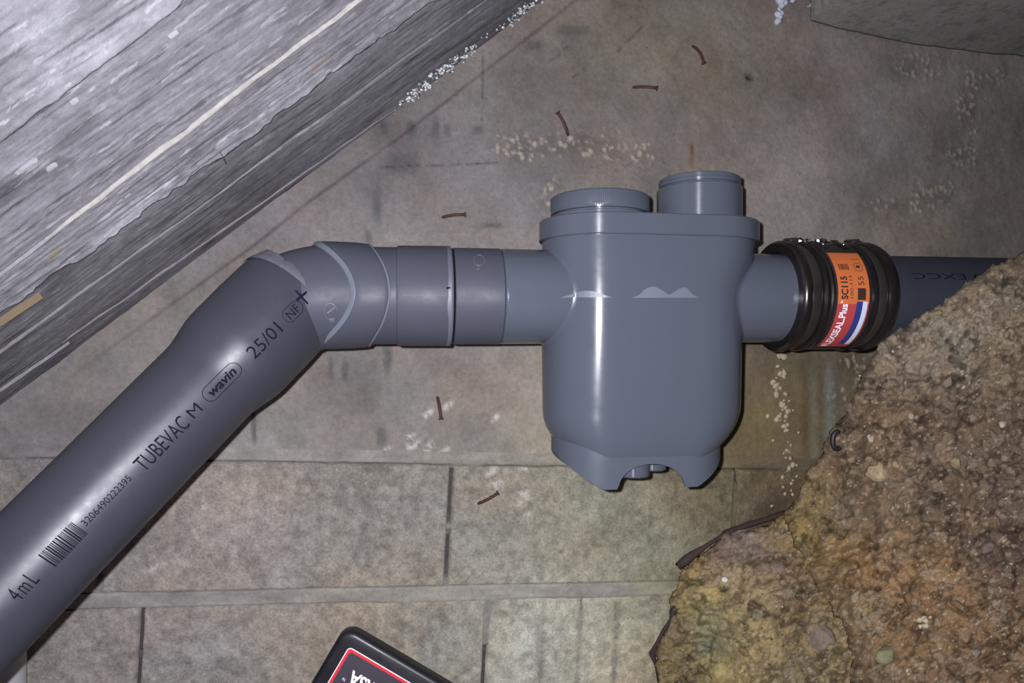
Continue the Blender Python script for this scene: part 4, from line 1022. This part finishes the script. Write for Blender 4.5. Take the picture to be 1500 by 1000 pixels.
for (bx, by), (hx, hy), lb in NAILS:
    b = wall_hit(bx, by); h0 = wall_hit(hx, hy); h = h0*((h0[1]-0.016)/h0[1]); mid = (b+h)/2+np.array([0, 0, random.uniform(-.001, .001)])+n_wall*0.006
    nail = thing('nail', b, lb, 'nail', 'rusty nails left in the concrete')
    bm = bmesh.new(); pts = [b-n_wall*0.01, b, b*0.6+mid*0.4+n_wall*.002, mid, mid*0.5+h*0.5+n_wall*.001, h]; tube_bm(bm, pts, [.0021, .0023, .0025, .0025, .0024, .0024], 10)
    link('shank', bm_mesh('shank', bm), M_RUST, nail)
    bm = bmesh.new(); dv = Vector(h-mid).normalized(); tube_bm(bm, [Vector(h)-dv*0.0008, Vector(h), Vector(h)+dv*0.0012, Vector(h)+dv*0.0016], [.003, .0042, .0042, .0028], 12)
    link('head', bm_mesh('head', bm), M_RUST, nail)

# dark root along the top of the rock ledge
bm = bmesh.new(); rp = [(993, 829), (1003, 822), (1015, 813), (1035, 799), (1055, 786), (1064, 781), (1080, 774), (1100, 767), (1120, 761), (1140, 755), (1156, 748)]
P = []
for i, (x, y) in enumerate(rp):
    p = wall_hit(x, y); P.append(p*((p[1]-0.022-0.001*i)/p[1]))
tube_bm(bm, P, [.0060, .0075, .0060, .0030, .0026, .0062, .0040, .0052, .0040, .0056, .003], 9)
for v in bm.verts: v.co += Vector((random.uniform(-1, 1), random.uniform(-1, 1), random.uniform(-1, 1)))*0.0013
tag(link('root', bm_mesh('root', bm), M_ROOT), 'dark flattened root lying along the top of the rock ledge', 'root')
bm = bmesh.new(); P = []
for x, y in ((1014, 900), (1004, 886), (994, 884), (986, 896), (983, 908), (972, 922), (963, 942), (955, 957), (961, 975), (966, 1003)):
    p = wall_hit(x, y); P.append(p*((p[1]-0.024)/p[1]))
tube_bm(bm, P, [.002, .0035, .006, .0055, .003, .003, .0032, .0048, .0026, .0022], 8)
for v in bm.verts: v.co += Vector((random.uniform(-1, 1), random.uniform(-1, 1), random.uniform(-1, 1)))*0.0008
tag(link('root', bm_mesh('root', bm), M_ROOT), 'thin dark root hanging down the left edge of the rock ledge', 'root')
# dark hook stuck in the earth
p, n, _ = s_earth(1226, 645); bm = bmesh.new(); P = []
for q in np.linspace(-0.5, 3.9, 12):
    x = 1226-7*math.sin(q)*0.9; y = 645-13*math.cos(q); pp, nn, _ = s_earth(x, y); P.append(np.array(at(x, y, p[1]-0.012)))
tube_bm(bm, P, [.003]*3+[.0035]*6+[.003]*3, 8)
tag(link('rusted_hook', bm_mesh('rusted_hook', bm), mat('black_iron', rgb(34, 28, 28), 0.5)), 'small black iron hook stuck in the edge of the earth', 'hook')
# white pebbly lump on the earth
sp = []
for x, y, r in ((1353, 905, .0032), (1358, 911, .0036), (1349, 911, .0034), (1345, 918, .003), (1356, 917, .0034), (1361, 903, .002), (1350, 906, .003), (1352, 914, .0034)):
    q, n, _ = s_earth(x, y); sp.append((q+n*0.002, r))
tag(blobs('lime_lump', sp, M_CREAM, None, 2, 0.8, n), 'small lump of white lime grains lying on the orange earth', 'lump')

# foam blob hanging at the top, crumbs along the soffit edge
sp = []
for x, y, r in ((1142, 26, .0065), (1139, 31, .006), (1144, 20, .0055), (1140, 22, .006), (1145, 8, .0062), (1143, 1, .0075), (1150, 4, .0055), (1136, -4, .006), (1161, 0, .004), (1148, -8, .009), (1141, 13, .003)):
    q = wall_hit(x, y); sp.append((q*((q[1]-0.010)/q[1]), r))
tag(blobs('foam_blob', sp, M_FOAM, None, 2, 0.9), 'drip of white foam hanging on the wall near the flat slab', 'foam')
sp = []
for x, y, r in ((1186, 9, .0035), (1190, 5, .004), (1195, 3, .0045), (1182, 11, .003), (1199, 0, .003)): sp.append((wall_hit(x, y)+n_wall*0.004, r))
tag(blobs('mortar_crumb', sp, M_CREAM, None, 2, 0.9), 'tan mortar crumb at the corner of the flat slab', 'mortar')
bm = bmesh.new()
CR = [(573, 161, .8, 4), (590, 148, 1, 8), (600, 138, 1.2, 18), (608, 132, 1.3, 26), (620, 119, 1.4, 30), (630, 108, 1.5, 36), (642, 100, 1.6, 46), (655, 92, 1.5, 44), (667, 84, 1.4, 40), (680, 77, 1.2, 26), (686, 70, 1, 14), (695, 60, .8, 7), (706, 50, .6, 4), (716, 43, .6, 3), (735, 36, .9, 10), (745, 28, 1.2, 30), (755, 20, 1.3, 34), (766, 12, 1.2, 28), (772, 9, 1, 16), (786, 2, .8, 6)]
for x, y, s, k in CR:
    for _ in range(int(k*0.75)):
        a = random.gauss(0, 6); b = random.gauss(0, 2.2*s)
        q = wall_hit(x+a*0.8-b*0.5, y-a*0.6-b*0.7+4); q = q+n_wall*random.uniform(0.002, 0.022)+nS*random.uniform(0.0, 0.008); r = random.uniform(.0010, .0032)*s**0.5
        mt = Matrix.Translation(Vector(q)) @ Matrix.Rotation(random.random()*6, 4, 'X') @ Matrix.Rotation(random.random()*6, 4, 'Z') @ Matrix.Diagonal((r, r*random.uniform(.6, 1.2), r*random.uniform(.5, 1), 1))
        bmesh.ops.create_icosphere(bm, subdivisions=1, radius=1, matrix=mt)
tag(link('foam_crumbs', bm_mesh('foam_crumbs', bm), M_CRUMB, smooth=False), 'glittering white crumbs packed along the edge between sloping soffit and wall', 'crumbs', kind='stuff')
# twig stuck on the flaking soffit
bm = bmesh.new(); a0, b0 = soff_ab(312, 209); a1, b1 = soff_ab(320, 227)
tube_bm(bm, [soff(np.array(a0), np.array(b0), .010), soff(np.array((a0+a1)/2), np.array((b0+b1)/2), .016), soff(np.array(a1), np.array(b1), .016)], [.0006, .0005, .0004], 6)
tag(link('twig', bm_mesh('twig', bm), M_ROOT), 'tiny dark twig stuck in the flaking lip of the sloping soffit', 'twig')

# ------------------------------------------------------------------ black tool case in front of the wall
def case():
    Yc = 0.80; corner = np.array(at(504, 918, Yc))
    dx = np.array(at(655, 1000, Yc))-np.array(at(531, 927, Yc)); dx /= np.linalg.norm(dx)          # long side, down to the right
    dy = np.array([dx[2], 0, -dx[0]]); dy = -dy if dy[2] > 0 else dy                              # short side, down to the left
    nn = np.array([0, -1.0, 0]); Wd, Hd, T = 0.30, 0.20, 0.024
    root = thing('tool_case', corner+dx*Wd/2+dy*Hd, 'black plastic case with rounded corner and red edged label, standing tilted below the trap', 'case')
    def pt(x, y, z): return corner+dx*x+dy*y+nn*z
    def rr(x0, x1, y0, y1, r, n=8):
        p = []
        for cx, cy, a in ((x1-r, y1-r, 0), (x0+r, y1-r, 90), (x0+r, y0+r, 180), (x1-r, y0+r, 270)):
            for i in range(n+1):
                q = math.radians(a+90*i/n); p.append((cx+r*math.cos(q), cy+r*math.sin(q)))
        return p
    def prism(name, lays, m):
        V = [pt(x, y, z) for z, pts in lays for x, y in pts]; n = len(lays[0][1]); M = len(lays)
        V = np.array(V).reshape(M, n, 3).transpose(1, 0, 2).reshape(-1, 3); me = npmesh(name, V, gridq(n, M, True)); bm = bmesh.new(); bm.from_mesh(me); bm.verts.ensure_lookup_table()
        for k in (0, M-1): bm.faces.new([bm.verts[i*M+k] for i in range(n)])
        bmesh.ops.recalc_face_normals(bm, faces=bm.faces); bm.to_mesh(me); bm.free(); return sharp(me, 50)
    R = 0.018
    link('case_body', prism('case_body', [(-T, rr(0.006, Wd-.006, .006, Hd-.006, R-.004)), (-T+.006, rr(0, Wd, 0, Hd, R)), (-0.006, rr(0, Wd, 0, Hd, R)), (-0.0015, rr(.0015, Wd-.0015, .0015, Hd-.0015, R-.001)), (0, rr(.005, Wd-.005, .005, Hd-.005, R-.004))], None), M_CASE, root)
    o = 0.019; lx, ly = 0.0165, 0.0165
    lab = link('case_label', prism('case_label', [(-0.001, rr(lx, Wd-.02, ly, Hd-.02, .005)), (0.0006, rr(lx, Wd-.02, ly, Hd-.02, .005))], None), M_WHITE, root); lab['label'] = 'dark label with red and white border'
    for nm, off, z, m in (('red_border', .0010, .0009, M_CASERED), ('dark_panel', .0042, .0012, M_CASELAB)):
        k = link(nm, prism(nm, [(0.0, rr(lx+off, Wd-.02-off, ly+off, Hd-.02-off, .004)), (z, rr(lx+off, Wd-.02-off, ly+off, Hd-.02-off, .004))], None), m, None); k.parent = lab
    # lettering reads upside down: x runs back up to the left, letter tops point down
    bm = fit(text_mesh('ERSA', 0.02, offset=.0006), 0, 0.040, 0, 0.017); 
    b2 = fit(text_mesh('\u2122', 0.01), 0.0415, 0.0455, 0.0135, 0.0165); me2 = bpy.data.meshes.new('x'); b2.to_mesh(me2); b2.free(); bm.from_mesh(me2); bpy.data.meshes.remove(me2)
    for v in bm.verts: v.co = Vector(pt(lx+0.058-v.co.x, ly+0.0205+v.co.y, 0.0016))
    me = bpy.data.meshes.new('lettering'); bm.to_mesh(me); bm.free(); k = link('lettering', me, M_WHITE, None, smooth=False); k.parent = lab
    return root
case()
# pale upright pipe behind the drain pipe, bottom left corner
vp = thing('waste_pipe', (float(at(2, 1000, .86)[0]), .875, -0.58), 'pale grey upright pipe at the wall foot behind the sloping drain pipe', 'pipe')
def vtube():
    n = 48; th = np.linspace(0, 2*math.pi, n, endpoint=False); cx, cy = float(at(0, 1000, .875)[0]), .875; V = []
    for z, r in ((-0.60, .028), (-0.372, .028), (-0.370, .0265), (-0.370, .024)): V.append(np.stack([cx+r*np.cos(th), cy+r*np.sin(th), 0*th+z], -1))
    return sharp(fixn(npmesh('pipe_tube', np.stack(V, 1).reshape(-1, 3), gridq(n, 4, True))), 40)
link('pipe_tube', vtube(), M_CONDUIT, vp)
